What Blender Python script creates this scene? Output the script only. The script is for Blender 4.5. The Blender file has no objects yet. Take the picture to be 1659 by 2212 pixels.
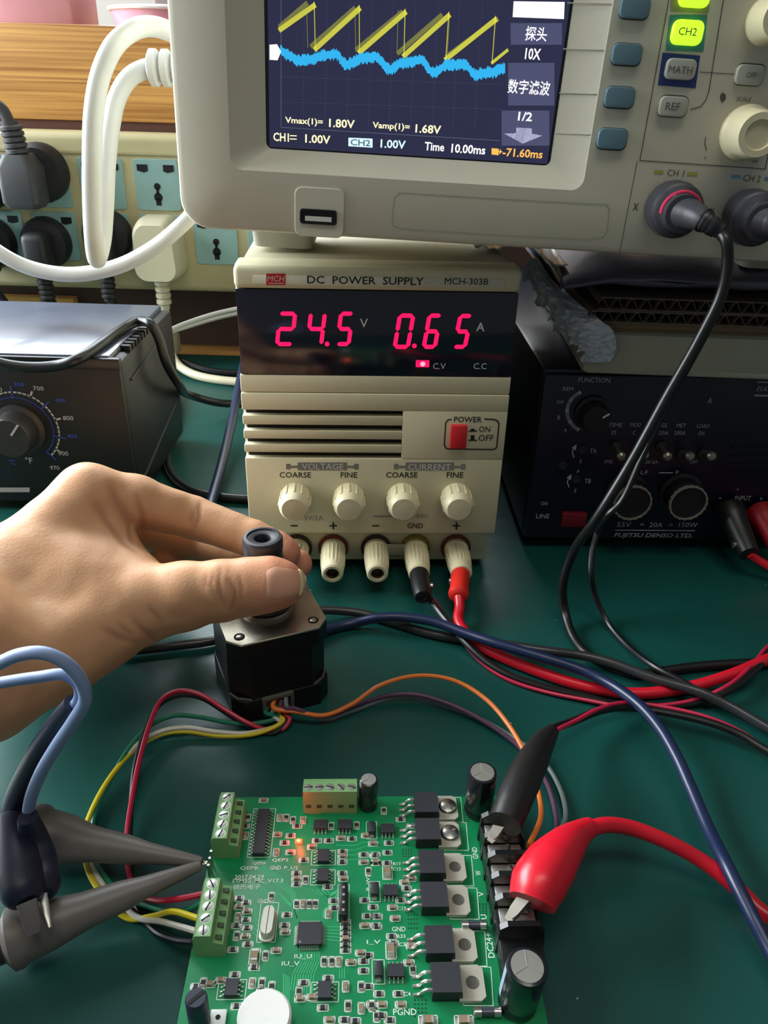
import bpy, bmesh, math, random
import numpy as np
from mathutils import Vector, Matrix, Euler, noise as mnoise
random.seed(7)
SC = bpy.context.scene
COL = SC.collection
R = math.radians
PI = math.pi

# ------------------------------------------------------------------ camera
FPX, CX, CY = 1700.0, 829.5, 1106.0
TH, RO = R(28.9), R(1.63)
CAM = Vector((0, 0, .238))
FW = Vector((0, math.cos(TH), -math.sin(TH)))
UP0 = Vector((0, math.sin(TH), math.cos(TH)))
RT = Vector((1, 0, 0)) * math.cos(RO) + UP0 * math.sin(RO)
UP = Vector((-1, 0, 0)) * math.sin(RO) + UP0 * math.cos(RO)
cd = bpy.data.cameras.new('camera')
cam = bpy.data.objects.new('camera', cd); COL.objects.link(cam)
cd.sensor_fit = 'VERTICAL'; cd.sensor_height = 24.0; cd.lens = 24.0 * FPX / 2212.0
cd.clip_start = .01; cd.clip_end = 50
mw = Matrix.Identity(4)
for i in range(3):
    mw[i][0] = RT[i]; mw[i][1] = UP[i]; mw[i][2] = -FW[i]; mw[i][3] = CAM[i]
cam.matrix_world = mw
SC.camera = cam

# ------------------------------------------------------------------ world, light, exposure
SC.view_settings.view_transform = 'Standard'
SC.view_settings.look = 'None'
SC.view_settings.exposure = 0.0
SC.view_settings.gamma = 1.0
SC.view_settings.use_curve_mapping = False
w = bpy.data.worlds.new('room_light'); SC.world = w; w.use_nodes = True
bg = w.node_tree.nodes['Background']
bg.inputs[0].default_value = (.80, .90, .95, 1); bg.inputs[1].default_value = .15

def area(name, loc, target, sx, sy, power, col):
    d = bpy.data.lights.new(name, 'AREA'); d.shape = 'RECTANGLE'; d.size = sx; d.size_y = sy
    d.energy = power; d.color = col
    o = bpy.data.objects.new(name, d); COL.objects.link(o)
    o.location = loc
    o.rotation_euler = (Vector(target) - Vector(loc)).to_track_quat('-Z', 'Y').to_euler()
    return o
area('window_daylight', (-1.40, .66, .66), (-.05, .28, .05), 1.2, 1.0, 92, (.88, .96, 1.0))
area('rear_window_daylight', (-.42, 1.48, .82), (0, .30, .05), 1.3, .8, 50, (.86, .95, 1.0))
area('ceiling_fluorescent', (.05, -.25, 1.9), (0, .5, .1), 1.2, .4, 10, (1.0, .96, .82))

# ------------------------------------------------------------------ helpers
def ray(px, py):
    return FW + RT * ((px - CX) / FPX) + UP * ((CY - py) / FPX)
def at(px, py, z=None, y=None):
    d = ray(px, py)
    t = (z - CAM.z) / d.z if z is not None else (y - CAM.y) / d.y
    return CAM + d * t
def lin(c):
    return c / 12.92 if c <= .04045 else ((c + .055) / 1.055) ** 2.4
def rgb(r, g, b):
    return (lin(r / 255), lin(g / 255), lin(b / 255), 1)

def mat(name, c, rough=.5, metal=0., var=.12, vscale=60., bump=0., bscale=400., spec=.5, coat=0., emit=None, estr=0., c2=None, trans=0., sss=0.):
    m = bpy.data.materials.new(name); m.use_nodes = True
    nt = m.node_tree; b = nt.nodes['Principled BSDF']
    b.inputs['Roughness'].default_value = rough; b.inputs['Metallic'].default_value = metal
    b.inputs['Specular IOR Level'].default_value = spec
    b.inputs['Coat Weight'].default_value = coat; b.inputs['Coat Roughness'].default_value = .12
    b.inputs['Transmission Weight'].default_value = trans
    tc = nt.nodes.new('ShaderNodeTexCoord')
    n = nt.nodes.new('ShaderNodeTexNoise'); n.inputs['Scale'].default_value = vscale; n.inputs['Detail'].default_value = 4
    nt.links.new(tc.outputs['Object'], n.inputs['Vector'])
    mix = nt.nodes.new('ShaderNodeMix'); mix.data_type = 'RGBA'
    nt.links.new(n.outputs['Fac'], mix.inputs['Factor'])
    if c2 is None:
        lo = tuple(x * (1 - var) for x in c[:3]) + (1,); hi = tuple(min(1, x * (1 + var)) for x in c[:3]) + (1,)
    else:
        lo, hi = c, c2
    mix.inputs['A'].default_value = lo; mix.inputs['B'].default_value = hi
    nt.links.new(mix.outputs['Result'], b.inputs['Base Color'])
    if bump:
        bn = nt.nodes.new('ShaderNodeTexNoise'); bn.inputs['Scale'].default_value = bscale; bn.inputs['Detail'].default_value = 3
        nt.links.new(tc.outputs['Object'], bn.inputs['Vector'])
        bp = nt.nodes.new('ShaderNodeBump'); bp.inputs['Strength'].default_value = bump; bp.inputs['Distance'].default_value = .0004
        nt.links.new(bn.outputs['Fac'], bp.inputs['Height']); nt.links.new(bp.outputs['Normal'], b.inputs['Normal'])
    if emit:
        b.inputs['Emission Color'].default_value = emit; b.inputs['Emission Strength'].default_value = estr
    if sss:
        b.inputs['Subsurface Weight'].default_value = sss
        b.inputs['Subsurface Radius'].default_value = (.006, .0025, .0012); b.inputs['Subsurface Scale'].default_value = 1.
    return m

I4 = Matrix.Identity(4)
def T(x, y, z): return Matrix.Translation((x, y, z))
def RX(a): return Matrix.Rotation(R(a), 4, 'X')
def RY(a): return Matrix.Rotation(R(a), 4, 'Y')
def RZ(a): return Matrix.Rotation(R(a), 4, 'Z')
FRONT = RX(90)      # local z of a lathe -> -y (towards the viewer of a front panel)
def basis(o, xa, za):
    xa = Vector(xa).normalized(); za = Vector(za).normalized(); ya = za.cross(xa).normalized(); xa = ya.cross(za)
    m = Matrix.Identity(4)
    for i in range(3):
        m[i][0] = xa[i]; m[i][1] = ya[i]; m[i][2] = za[i]; m[i][3] = o[i]
    return m
def aim(p, q):
    z = (Vector(q) - Vector(p)).normalized()
    x = Vector((0, 0, 1)).cross(z)
    if x.length < 1e-4: x = Vector((1, 0, 0))
    return basis(p, x, z)

def rrect(w, h, r, n=4, cx=0, cy=0):
    pts = []
    for qx, qy, a0 in ((1, 1, 0), (-1, 1, 90), (-1, -1, 180), (1, -1, 270)):
        for k in range(n + 1):
            a = R(a0 + 90 * k / n)
            pts.append((cx + qx * (w / 2 - r) + r * math.cos(a), cy + qy * (h / 2 - r) + r * math.sin(a)))
    return pts
def circ(r, n=24, cx=0, cy=0, a0=0):
    return [(cx + r * math.cos(2 * PI * k / n + a0), cy + r * math.sin(2 * PI * k / n + a0)) for k in range(n)]

def spline(pts, n=8):
    P = [Vector(p) for p in pts]
    if len(P) < 3: return P
    out = []
    Q = [P[0] * 2 - P[1]] + P + [P[-1] * 2 - P[-2]]
    for i in range(1, len(Q) - 2):
        p0, p1, p2, p3 = Q[i - 1:i + 3]
        # centripetal-ish Catmull-Rom
        t01 = max((p1 - p0).length ** .5, 1e-6); t12 = max((p2 - p1).length ** .5, 1e-6); t23 = max((p3 - p2).length ** .5, 1e-6)
        m1 = (p2 - p1 + ((p1 - p0) / t01 - (p2 - p0) / (t01 + t12)) * t12)
        m2 = (p2 - p1 + ((p3 - p2) / t23 - (p3 - p1) / (t12 + t23)) * t12)
        for k in range(n):
            t = k / n
            out.append(p1 * (2*t**3 - 3*t*t + 1) + m1 * (t**3 - 2*t*t + t) + p2 * (-2*t**3 + 3*t*t) + m2 * (t**3 - t*t))
    out.append(P[-1])
    return out

class MB:
    def __init__(s): s.v = []; s.f = []; s.marks = []
    def mark(s): s.marks.append((len(s.v), len(s.f)))
    def ring(s, prof, n=24, M=None, flute=None):
        loops = []
        for r, z in prof + [prof[0]]:
            loops.append([((r - (flute if flute and k % 2 and r > prof[0][0] else 0)) * math.cos(2*PI*k/n), (r - (flute if flute and k % 2 and r > prof[0][0] else 0)) * math.sin(2*PI*k/n), z) for k in range(n)])
        return s.loft(loops, False, False, M)
    def add(s, vs, fs, M=None):
        o = len(s.v)
        s.v += [tuple(M @ Vector(v)) for v in vs] if M else [tuple(v) for v in vs]
        s.f += [[i + o for i in f] for f in fs]
        return s
    def box(s, c, d, bev=0., M=None, seg=2):
        bm = bmesh.new(); bmesh.ops.create_cube(bm, size=1)
        for v in bm.verts: v.co = Vector((v.co.x * d[0] + c[0], v.co.y * d[1] + c[1], v.co.z * d[2] + c[2]))
        if bev: bmesh.ops.bevel(bm, geom=bm.edges[:], offset=min(bev, min(d) * .49), segments=seg, profile=.5, affect='EDGES')
        bm.verts.index_update()
        s.add([v.co[:] for v in bm.verts], [[v.index for v in f.verts] for f in bm.faces], M); bm.free()
        return s
    def bx(s, x0, x1, y0, y1, z0, z1, bev=0., M=None, seg=2):
        return s.box(((x0+x1)/2, (y0+y1)/2, (z0+z1)/2), (abs(x1-x0), abs(y1-y0), abs(z1-z0)), bev, M, seg)
    def loft(s, loops, cap0=True, cap1=True, M=None, closed=True):
        n = len(loops[0]); vs = [p for l in loops for p in l]; fs = []
        for i in range(len(loops) - 1):
            for k in range(n if closed else n - 1):
                a = i * n + k; b = i * n + (k + 1) % n
                fs.append([a, b, b + n, a + n])
        if cap0: fs.append(list(range(n))[::-1])
        if cap1: fs.append([(len(loops) - 1) * n + k for k in range(n)])
        return s.add(vs, fs, M)
    def lathe(s, prof, n=24, M=None, flute=None):
        # prof: list of (r, z); flute: (count, depth, zmin, zmax)
        loops = []
        for r, z in prof:
            l = []
            for k in range(n):
                rr = r
                if flute and flute[2] <= z <= flute[3] and k % 2: rr = r - flute[1]
                a = 2 * PI * k / n
                l.append((max(rr, 1e-5) * math.cos(a), max(rr, 1e-5) * math.sin(a), z))
            loops.append(l)
        return s.loft(loops, True, True, M)
    def prism(s, poly, z0, z1, M=None, bev=0.):
        if bev:
            cx = sum(p[0] for p in poly) / len(poly); cy = sum(p[1] for p in poly) / len(poly)
            def sc(p):
                d = math.hypot(p[0]-cx, p[1]-cy) or 1; k = max(0, (d - bev) / d)
                return (cx + (p[0]-cx) * k, cy + (p[1]-cy) * k)
            q = [sc(p) for p in poly]
            return s.loft([[(x, y, z0) for x, y in poly], [(x, y, z1 - bev) for x, y in poly], [(x, y, z1) for x, y in q]], M=M)
        return s.loft([[(x, y, z0) for x, y in poly], [(x, y, z1) for x, y in poly]], M=M)
    def tube(s, pts, r, n=10, M=None, caps=True):
        P = [Vector(p) for p in pts]; N = len(P)
        rs = r if isinstance(r, (list, tuple)) else [r] * N
        tg = [(P[min(i+1, N-1)] - P[max(i-1, 0)]).normalized() for i in range(N)]
        up = Vector((0, 0, 1))
        if abs(tg[0].dot(up)) > .9: up = Vector((1, 0, 0))
        x = tg[0].cross(up).normalized(); loops = []
        for i in range(N):
            x = (x - tg[i] * x.dot(tg[i])).normalized(); y = tg[i].cross(x)
            loops.append([tuple(P[i] + (x * math.cos(2*PI*k/n) + y * math.sin(2*PI*k/n)) * rs[i]) for k in range(n)])
        return s.loft(loops, caps, caps, M)
    def build(s, name, m, parent=None, smooth=35):
        if s.marks and any(k in name for k in ('lettering', 'readout', 'print')):
            mk = sorted(set([(0, 0)] + s.marks)); mk.append((len(s.v), len(s.f))); last = None
            for (v0, f0), (v1, f1) in zip(mk[:-1], mk[1:]):
                if v1 == v0 or f1 == f0: continue
                q = MB(); q.v = s.v[v0:v1]; q.f = [[i - v0 for i in f] for f in s.f[f0:f1]]; last = q.build(name, m, parent, smooth)
            return last
        me = bpy.data.meshes.new(name); me.from_pydata(s.v, [], s.f)
        bm = bmesh.new(); bm.from_mesh(me); bmesh.ops.recalc_face_normals(bm, faces=bm.faces[:]); bm.to_mesh(me); bm.free()
        if smooth:
            me.shade_smooth(); me.set_sharp_from_angle(angle=R(smooth))
        me.materials.append(m)
        o = bpy.data.objects.new(name, me); COL.objects.link(o)
        if parent: o.parent = parent
        return o

def tag(o, label, cat, group=None, kind=None):
    o['label'] = label; o['category'] = cat
    if group: o['group'] = group
    if kind: o['kind'] = kind
    return o
def thing(name, label, cat, loc=(0, 0, 0), rot=(0, 0, 0), group=None):
    o = bpy.data.objects.new(name, None); COL.objects.link(o)
    o.empty_display_size = .01
    o.location = loc; o.rotation_euler = [R(a) for a in rot]
    return tag(o, label, cat, group)
def struct(o):
    o['kind'] = 'structure'; return o
def cp(o, parent, M=None, name=None):
    c = o.copy(); COL.objects.link(c); c.parent = parent
    if M is not None: c.matrix_basis = M
    return c
def wmat(o):
    return Matrix.Translation(o.location) @ o.rotation_euler.to_matrix().to_4x4()
class Panel:
    """maps a viewing ray to the front plane (local y = y0) of a thing"""
    def __init__(s, o): s.M = wmat(o); s.I = s.M.inverted(); s.o = s.I @ CAM; s.rot = s.I.to_3x3()
    def __call__(s, px, py, y=0.):
        d = s.rot @ ray(px, py); t = (y - s.o.y) / d.y; p = s.o + d * t
        return p.x, p.z
    def top(s, px, py, z):
        d = s.rot @ ray(px, py); t = (z - s.o.z) / d.z; p = s.o + d * t
        return p.x, p.y

_tx = {}
def text_geo(t, bold=0.):
    k = (t, bold)
    if k not in _tx:
        cu = bpy.data.curves.new('t', 'FONT'); cu.body = t; cu.resolution_u = 2; cu.offset = bold; cu.fill_mode = 'FRONT'
        o = bpy.data.objects.new('t', cu); COL.objects.link(o)
        bpy.context.view_layer.update()
        me = bpy.data.meshes.new_from_object(o.evaluated_get(bpy.context.evaluated_depsgraph_get()))
        vs = [v.co[:2] for v in me.vertices]; fs = [list(p.vertices) for p in me.polygons]
        bpy.data.objects.remove(o); bpy.data.meshes.remove(me); bpy.data.curves.remove(cu)
        _tx[k] = (vs, fs)
    return _tx[k]
def put_text(mb, t, cx, cz, w=None, h=None, bold=0., M=None, slant=0., plane='xz', y=-.0002, rot=0):
    """text centred at cx,cz with given width and/or height on plane y (front) or plane z (flat)"""
    vs, fs = text_geo(t, bold)
    if not vs: return
    mb.mark()
    x0 = min(v[0] for v in vs); x1 = max(v[0] for v in vs); y0 = min(v[1] for v in vs); y1 = max(v[1] for v in vs)
    sx = w / max(x1 - x0, 1e-6) if w else None; sy = h / max(y1 - y0, 1e-6) if h else None
    sx = sx or sy; sy = sy or sx
    ca, sa = math.cos(R(rot)), math.sin(R(rot))
    out = []
    for a, b in vs:
        u = (a - (x0 + x1) / 2) * sx; v = (b - (y0 + y1) / 2) * sy; u += v * slant
        u, v = u * ca - v * sa, u * sa + v * ca
        out.append((cx + u, y, cz + v) if plane == 'xz' else (cx + u, cz + v, y))
    mb.add(out, fs, M)
def line2(mb, pts, wd, y=-.0002, plane='xz', closed=False):
    """flat printed line"""
    P = [Vector((p[0], p[1])) for p in pts]
    n = len(P)
    for i in range(n if closed else n - 1):
        a, b = P[i], P[(i + 1) % n]; d = (b - a)
        if d.length < 1e-7: continue
        d.normalize(); nn = Vector((-d.y, d.x)) * wd / 2; e = d * wd * .3
        q = [a - e + nn, a - e - nn, b + e - nn, b + e + nn]
        mb.add([(p.x, y, p.y) if plane == 'xz' else (p.x, p.y, y) for p in q], [[0, 1, 2, 3]])
def patch(mb, pts, y=-.0002, plane='xz'):
    mb.add([(p[0], y, p[1]) if plane == 'xz' else (p[0], p[1], y) for p in pts], [list(range(len(pts)))])
def world_pts(L):
    """(px, py, z) or (px, py, None, y) or ('w', x, y, z)"""
    out = []
    for q in L:
        if q[0] == 'w': out.append(Vector(q[1:]))
        elif len(q) == 3: out.append(at(q[0], q[1], z=q[2]))
        else: out.append(at(q[0], q[1], y=q[3]))
    return out
def cable(name, L, r, m, label=None, cat=None, group=None, parent=None, n=10, sub=8):
    o = MB().tube(spline(world_pts(L), sub), r, n).build(name, m, parent)
    if label: tag(o, label, cat, group)
    return o

# ------------------------------------------------------------------ materials
M_CREAM = mat('cream_plastic', rgb(206, 199, 166), .5, var=.05, bump=.05)
M_CREAM2 = mat('beige_case', rgb(186, 178, 150), .55, var=.06)
M_SCOPE = mat('scope_grey_plastic', rgb(203, 199, 181), .5, var=.04, bump=.05)
M_SCOPE2 = mat('scope_foot_plastic', rgb(176, 172, 160), .55, var=.05)
M_KNOB = mat('ivory_knob', rgb(222, 212, 176), .4, var=.05)
M_NAVY = mat('display_window', rgb(20, 18, 34), .12, var=.1, coat=.5)
M_BLACKTX = mat('black_print', rgb(26, 26, 26), .6)
M_WHITETX = mat('white_print', rgb(215, 215, 212), .6)
M_GREYTX = mat('grey_print', rgb(128, 128, 122), .6)
M_REDLOGO = mat('red_print', rgb(196, 32, 48), .5)
M_LABEL = mat('pale_label', rgb(206, 202, 180), .5, var=.03)
M_DARK = mat('dark_gap', rgb(30, 27, 22), .8)
M_REDPL = mat('red_plastic', rgb(214, 40, 48), .35, var=.08)
M_SEG = mat('led_red', rgb(255, 20, 70), .4, emit=(1, .004, .09, 1), estr=1.4)
M_LEDCORE = mat('led_core', rgb(255, 120, 120), .4, emit=(1, .16, .22, 1), estr=3.)
M_BLACK = mat('black_plastic', rgb(22, 22, 23), .4, var=.15)
M_BLACKRUB = mat('black_rubber_sheath', rgb(17, 17, 18), .38, var=.15, bump=.1)
M_BLUECAB = mat('navy_sheath', rgb(22, 34, 66), .35, var=.12)
M_REDCAB = mat('red_sheath', rgb(206, 22, 42), .33, var=.06)
M_WHITECAB = mat('white_sheath', rgb(204, 204, 200), .4, var=.04)
M_METAL = mat('bright_metal', rgb(200, 198, 192), .28, 1., var=.08)
M_STEEL = mat('brushed_steel', rgb(176, 170, 158), .36, 1., var=.1, bump=.15, bscale=900)
M_TIN = mat('tinned_metal', rgb(208, 205, 198), .38, .9, var=.1)
# ================================================================== bench, shelf, wall
def wood(name, ca, cb, scale=(2.5, 60, 150)):
    m = bpy.data.materials.new(name); m.use_nodes = True; nt = m.node_tree; b = nt.nodes['Principled BSDF']
    tc = nt.nodes.new('ShaderNodeTexCoord'); mp = nt.nodes.new('ShaderNodeMapping'); mp.inputs['Scale'].default_value = scale
    n = nt.nodes.new('ShaderNodeTexNoise'); n.inputs['Scale'].default_value = 2.2; n.inputs['Detail'].default_value = 8; n.inputs['Distortion'].default_value = .6
    cr = nt.nodes.new('ShaderNodeValToRGB')
    cr.color_ramp.elements[0].position = .3; cr.color_ramp.elements[0].color = ca
    cr.color_ramp.elements[1].position = .66; cr.color_ramp.elements[1].color = cb
    nt.links.new(tc.outputs['Object'], mp.inputs['Vector']); nt.links.new(mp.outputs['Vector'], n.inputs['Vector'])
    nt.links.new(n.outputs['Fac'], cr.inputs['Fac']); nt.links.new(cr.outputs['Color'], b.inputs['Base Color'])
    b.inputs['Roughness'].default_value = .42
    return m
M_WOOD = wood('varnished_wood', rgb(150, 98, 44), rgb(214, 160, 88))
M_BROWN = mat('dark_brown_board', rgb(66, 48, 40), .6, var=.15)
M_WALL = mat('painted_wall', rgb(150, 146, 140), .8, var=.04, vscale=6)
M_STRIP = mat('aged_cream_plastic', rgb(196, 186, 144), .5, c2=rgb(168, 158, 118), vscale=30)
M_SOCK = mat('pale_teal_plastic', rgb(156, 192, 188), .55, c2=rgb(126, 162, 160), vscale=50)
M_HOLE = mat('socket_hole_black', rgb(14, 16, 16), .8)
M_GREYPL = mat('grey_plug_rubber', rgb(74, 74, 78), .55, var=.1, bump=.1)
M_DGREYPL = mat('charcoal_plug_rubber', rgb(36, 36, 38), .55, var=.12)
M_PLUGW = mat('ivory_plug_plastic', rgb(204, 196, 168), .45, var=.04)

def mat_green():
    m = bpy.data.materials.new('green_rubber_mat'); m.use_nodes = True; nt = m.node_tree; b = nt.nodes['Principled BSDF']
    tc = nt.nodes.new('ShaderNodeTexCoord')
    n = nt.nodes.new('ShaderNodeTexNoise'); n.inputs['Scale'].default_value = 14; n.inputs['Detail'].default_value = 5
    mix = nt.nodes.new('ShaderNodeMix'); mix.data_type = 'RGBA'
    mix.inputs['A'].default_value = rgb(12, 64, 58); mix.inputs['B'].default_value = rgb(20, 80, 74)
    v = nt.nodes.new('ShaderNodeTexVoronoi'); v.inputs['Scale'].default_value = 130
    lt = nt.nodes.new('ShaderNodeMath'); lt.operation = 'LESS_THAN'; lt.inputs[1].default_value = .045
    n2 = nt.nodes.new('ShaderNodeTexNoise'); n2.inputs['Scale'].default_value = 35
    gt = nt.nodes.new('ShaderNodeMath'); gt.operation = 'GREATER_THAN'; gt.inputs[1].default_value = .58
    mu = nt.nodes.new('ShaderNodeMath'); mu.operation = 'MULTIPLY'
    mx = nt.nodes.new('ShaderNodeMix'); mx.data_type = 'RGBA'; mx.inputs['B'].default_value = rgb(150, 170, 160)
    for x in (n, v, n2): nt.links.new(tc.outputs['Object'], x.inputs['Vector'])
    nt.links.new(n.outputs['Fac'], mix.inputs['Factor'])
    nt.links.new(v.outputs['Distance'], lt.inputs[0]); nt.links.new(n2.outputs['Fac'], gt.inputs[0])
    nt.links.new(lt.outputs[0], mu.inputs[0]); nt.links.new(gt.outputs[0], mu.inputs[1])
    nt.links.new(mu.outputs[0], mx.inputs['Factor']); nt.links.new(mix.outputs['Result'], mx.inputs['A'])
    nt.links.new(mx.outputs['Result'], b.inputs['Base Color'])
    b.inputs['Roughness'].default_value = .36; b.inputs['Specular IOR Level'].default_value = .5
    bn = nt.nodes.new('ShaderNodeTexNoise'); bn.inputs['Scale'].default_value = 45; bn.inputs['Detail'].default_value = 2
    bp = nt.nodes.new('ShaderNodeBump'); bp.inputs['Strength'].default_value = .35; bp.inputs['Distance'].default_value = .0012
    nt.links.new(tc.outputs['Object'], bn.inputs['Vector']); nt.links.new(bn.outputs['Fac'], bp.inputs['Height']); nt.links.new(bp.outputs['Normal'], b.inputs['Normal'])
    return m
M_MAT = mat_green()

struct(MB().bx(-1.6, 1.6, 1.55, 1.60, -.75, 1.9).build('wall_back', M_WALL))
struct(MB().bx(-1.6, 1.6, -.9, 1.60, -.78, -.75).build('floor', mat('grey_floor', rgb(110, 108, 104), .7)))
desk = thing('workbench', 'wooden workbench under the green mat', 'desk', (0, 0, -.75))
MB().bx(-1.0, 1.0, -.12, 1.05, .715, .748, .003).build('tabletop', M_WOOD, desk)
for sx in (-.94, .94):
    for sy in (-.06, .98):
        MB().bx(sx - .03, sx + .03, sy - .03, sy + .03, 0, .716).build('leg', M_BROWN, desk)
tag(MB().bx(-.8, .8, -.10, .735, -.0019, 0, .0008).build('desk_mat', M_MAT), 'dark green rubber antistatic mat covering the bench', 'mat')

sh = thing('wooden_shelf', 'varnished wooden riser shelf at the back of the bench', 'shelf', (-.1, .75, -.0019))
MB().bx(-.5, .5, .0, .018, .2006, .2716, .002).build('front_board', M_WOOD, sh)
MB().bx(-.5, .5, .002, .020, .190, .2005).build('trim_strip', mat('reddish_brown_trim', rgb(92, 56, 44), .5), sh)
MB().bx(-.5, .5, .019, .26, .252, .2715, .001).build('top_board', M_WOOD, sh)
MB().bx(-.5, .5, .021, .036, .0, .2515).build('back_board', M_BROWN, sh)
MB().bx(-.5, -.205, .008, .0205, .0, .046, .001).build('base_rail', wood('pale_wood', rgb(186, 138, 66), rgb(226, 182, 104)), sh)
for x in (-.49, .49): MB().bx(x - .009, x + .009, .0365, .255, .0, .2515).build('side_board', M_WOOD, sh)

# pink things on the shelf
pb = MB().bx(-.372, -.2815, .80, .87, .2698, .36, .003).build('pink_box', mat('pink_print_card', rgb(214, 170, 182), .5, c2=rgb(190, 132, 156), vscale=25))
tag(pb, 'pink patterned box on the shelf at the left edge', 'box')
tray = thing('pink_tray', 'shallow pink dish with white rim on the shelf', 'dish', (-.195, .815, .2698))
MB().lathe([(.040, 0), (.052, .001), (.056, .0135), (.054, .0135), (.050, .003), (.001, .003)], 40).build('dish', mat('pink_marbled', rgb(226, 178, 192), .4, c2=rgb(206, 120, 150), vscale=45), tray)
ring = [(.0567 * math.cos(2*PI*k/40), .0567 * math.sin(2*PI*k/40), .0142) for k in range(41)]
MB().tube(ring, .0017, 8).build('rim', mat('white_rim', rgb(232, 224, 224), .35), tray)
gb = MB().bx(-.245, -.03, .93, .99, .2698, .335, .004).build('grey_case', mat('grey_card', rgb(112, 110, 116), .6))
tag(gb, 'dark grey case standing on the shelf behind the pink dish', 'box')

# ================================================================== power strip and plugs
SY = .715   # front plane of the strip
ps = thing('power_strip', 'aged cream two-row power strip with pale teal sockets below the shelf', 'power strip', (-.2, SY, .064), (0, 0, 0))
pp = Panel(ps)
zt = pp(250, 288)[1]
MB().bx(-.30, .25, 0, .034, 0, zt, .006, seg=3).build('body', M_STRIP, ps)
MB().bx(-.297, .247, -.0012, .002, zt - .0155, zt - .0135).build('moulding_line', M_STRIP, ps)
cols = []
pitch = pp(340, 400)[0] - pp(222, 400)[0]
x_d = pp(340, 400)[0]
zu = pp(340, 400)[1]; zl = pp(340, 516)[1]
sw, shh = .0375, .0405
hb = MB()
holes = [[(-.0155, .0160), (-.0065, .0160), (-.0065, .0110), (-.0100, .0098), (-.0155, .0112)],
         [(.0155, .0160), (.0065, .0160), (.0065, .0110), (.0100, .0098), (.0155, .0112)]]
for h in holes: hb.prism(h, -.0004, .0003, RX(90))
hb.prism(circ(.0028, 14, 0, -.0010), -.0004, .0003, RX(90))
hb.prism([(-.0012, -.001), (.0012, -.001), (.0012, -.008), (-.0012, -.008)], -.0004, .0003, RX(90))
hb.prism(circ(.0036, 16, 0, -.0095), -.0004, .0003, RX(90))
hb.prism([(-.0022, -.010), (.0022, -.010), (.0022, -.0160), (-.0022, -.0160)], -.0004, .0003, RX(90))
sb = MB().prism(rrect(sw, shh, .003), -.001, .0006, RX(90), bev=.0004)
first = None
for i in range(-4, 3):
    for z in (zu, zl):
        if first is None:
            s0 = sb.build('socket', M_SOCK, ps); h0 = hb.build('socket_holes', M_HOLE, s0); h0.location = (0, -.0006, 0); first = (s0, h0); so = s0
        else:
            so = cp(first[0], ps); ho = cp(first[1], so)
        so.location = (x_d + i * pitch, -.0003, z)

def plug_xy(px, py): return at(px, py, y=SY)
def black_plug(px, py, label, cord, m=M_DGREYPL, scale=1.):
    c = plug_xy(px, py)
    t = thing('power_plug', label, 'plug', (c.x, SY - .0010, c.z), group='plugs in the power strip')
    s = scale
    MB().lathe([(.0215*s, 0), (.0215*s, .006), (.0195*s, .011), (.012*s, .0125), (.001, .0128)], 32, FRONT).build('body', m, t)
    MB().bx(-.0105*s, .0105*s, -.034, -.010, -.024, .012, .006, seg=3).build('grip', m, t)
    sr = MB()
    for k in range(6): sr.lathe([(.0058, 0), (.0066, .001), (.0066, .0028), (.0058, .0036)], 14, T(0, -.020, -.0225 - .0045*(k + 1)))
    sr.lathe([(.0050, 0), (.0056, .030)], 12, T(0, -.020, -.052))
    sr.build('strain_relief', m, t)
    base = wmat(t) @ Vector((0, -.020, -.050))
    cable('cord', [('w', *(base - t.location))] + [('w', *(Vector(q) - t.location)) for q in cord(base)], .0038, M_BLACKRUB, parent=t)
    return t
def drop(dx, y_end=.60):
    return lambda b: [(b.x + dx*.3, b.y - .004, b.z - .018), (b.x + dx, max(b.y - .03, .60), .006), (b.x + dx*2.2, b.y - .06, .0045)]
black_plug(104, 522, 'round black plug in the lower row left of the white cable loop', drop(.004))
black_plug(236, 507, 'round black plug in the lower row behind the white cable loop', drop(.02))
black_plug(-14, 522, 'black plug in the lower row cut by the left edge of the photo', drop(-.03))
black_plug(-30, 395, 'black plug in the upper row cut by the left edge of the photo', lambda b: [(b.x + .004, b.y - .01, b.z - .03), (b.x + .035, b.y - .012, b.z - .075), (b.x + .06, b.y - .006, .006)])

# grey angled plug in the upper row
c = plug_xy(92, 372)
t = thing('power_plug', 'dark grey plug with ribbed neck in the upper row', 'plug', (c.x, SY - .0010, c.z), group='plugs in the power strip')
MB().lathe([(.0235, 0), (.0235, .008), (.020, .014), (.001, .0145)], 32, FRONT).build('base_disc', M_DGREYPL, t)
g = MB()
for (zz, wx, wy) in ((-.020, .013, .012),):
    pass
lv = [(-.0245, .0120, .0120), (-.020, .0150, .0145), (.006, .0150, .0145), (.016, .0098, .0105)]
g.loft([[(x - .006 , y - .026, z) for x, y in rrect(wx * 2, wy * 2, .005)] for z, wx, wy in lv])
g.build('grip', M_GREYPL, t)
g = MB()
for k in range(5): g.lathe([(.0075, 0), (.0088, .0008), (.0088, .0030), (.0075, .0040)], 16, T(-.006, -.026, .016) @ RY(-6) @ T(0, 0, k * .0042))
g.lathe([(.0066, 0), (.0066, .026)], 14, T(-.006, -.026, .014) @ RY(-6))
g.build('strain_relief', M_GREYPL, t)
b0 = Vector((-.0085, -.026, .038))
MB().tube(spline([b0, b0 + Vector((-.004, 0, .010)), b0 + Vector((-.014, -.002, .016)), b0 + Vector((-.030, -.004, .014)), b0 + Vector((-.06, -.006, .0))], 8), .0046, 12).build('cord', M_GREYPL, t)

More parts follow.
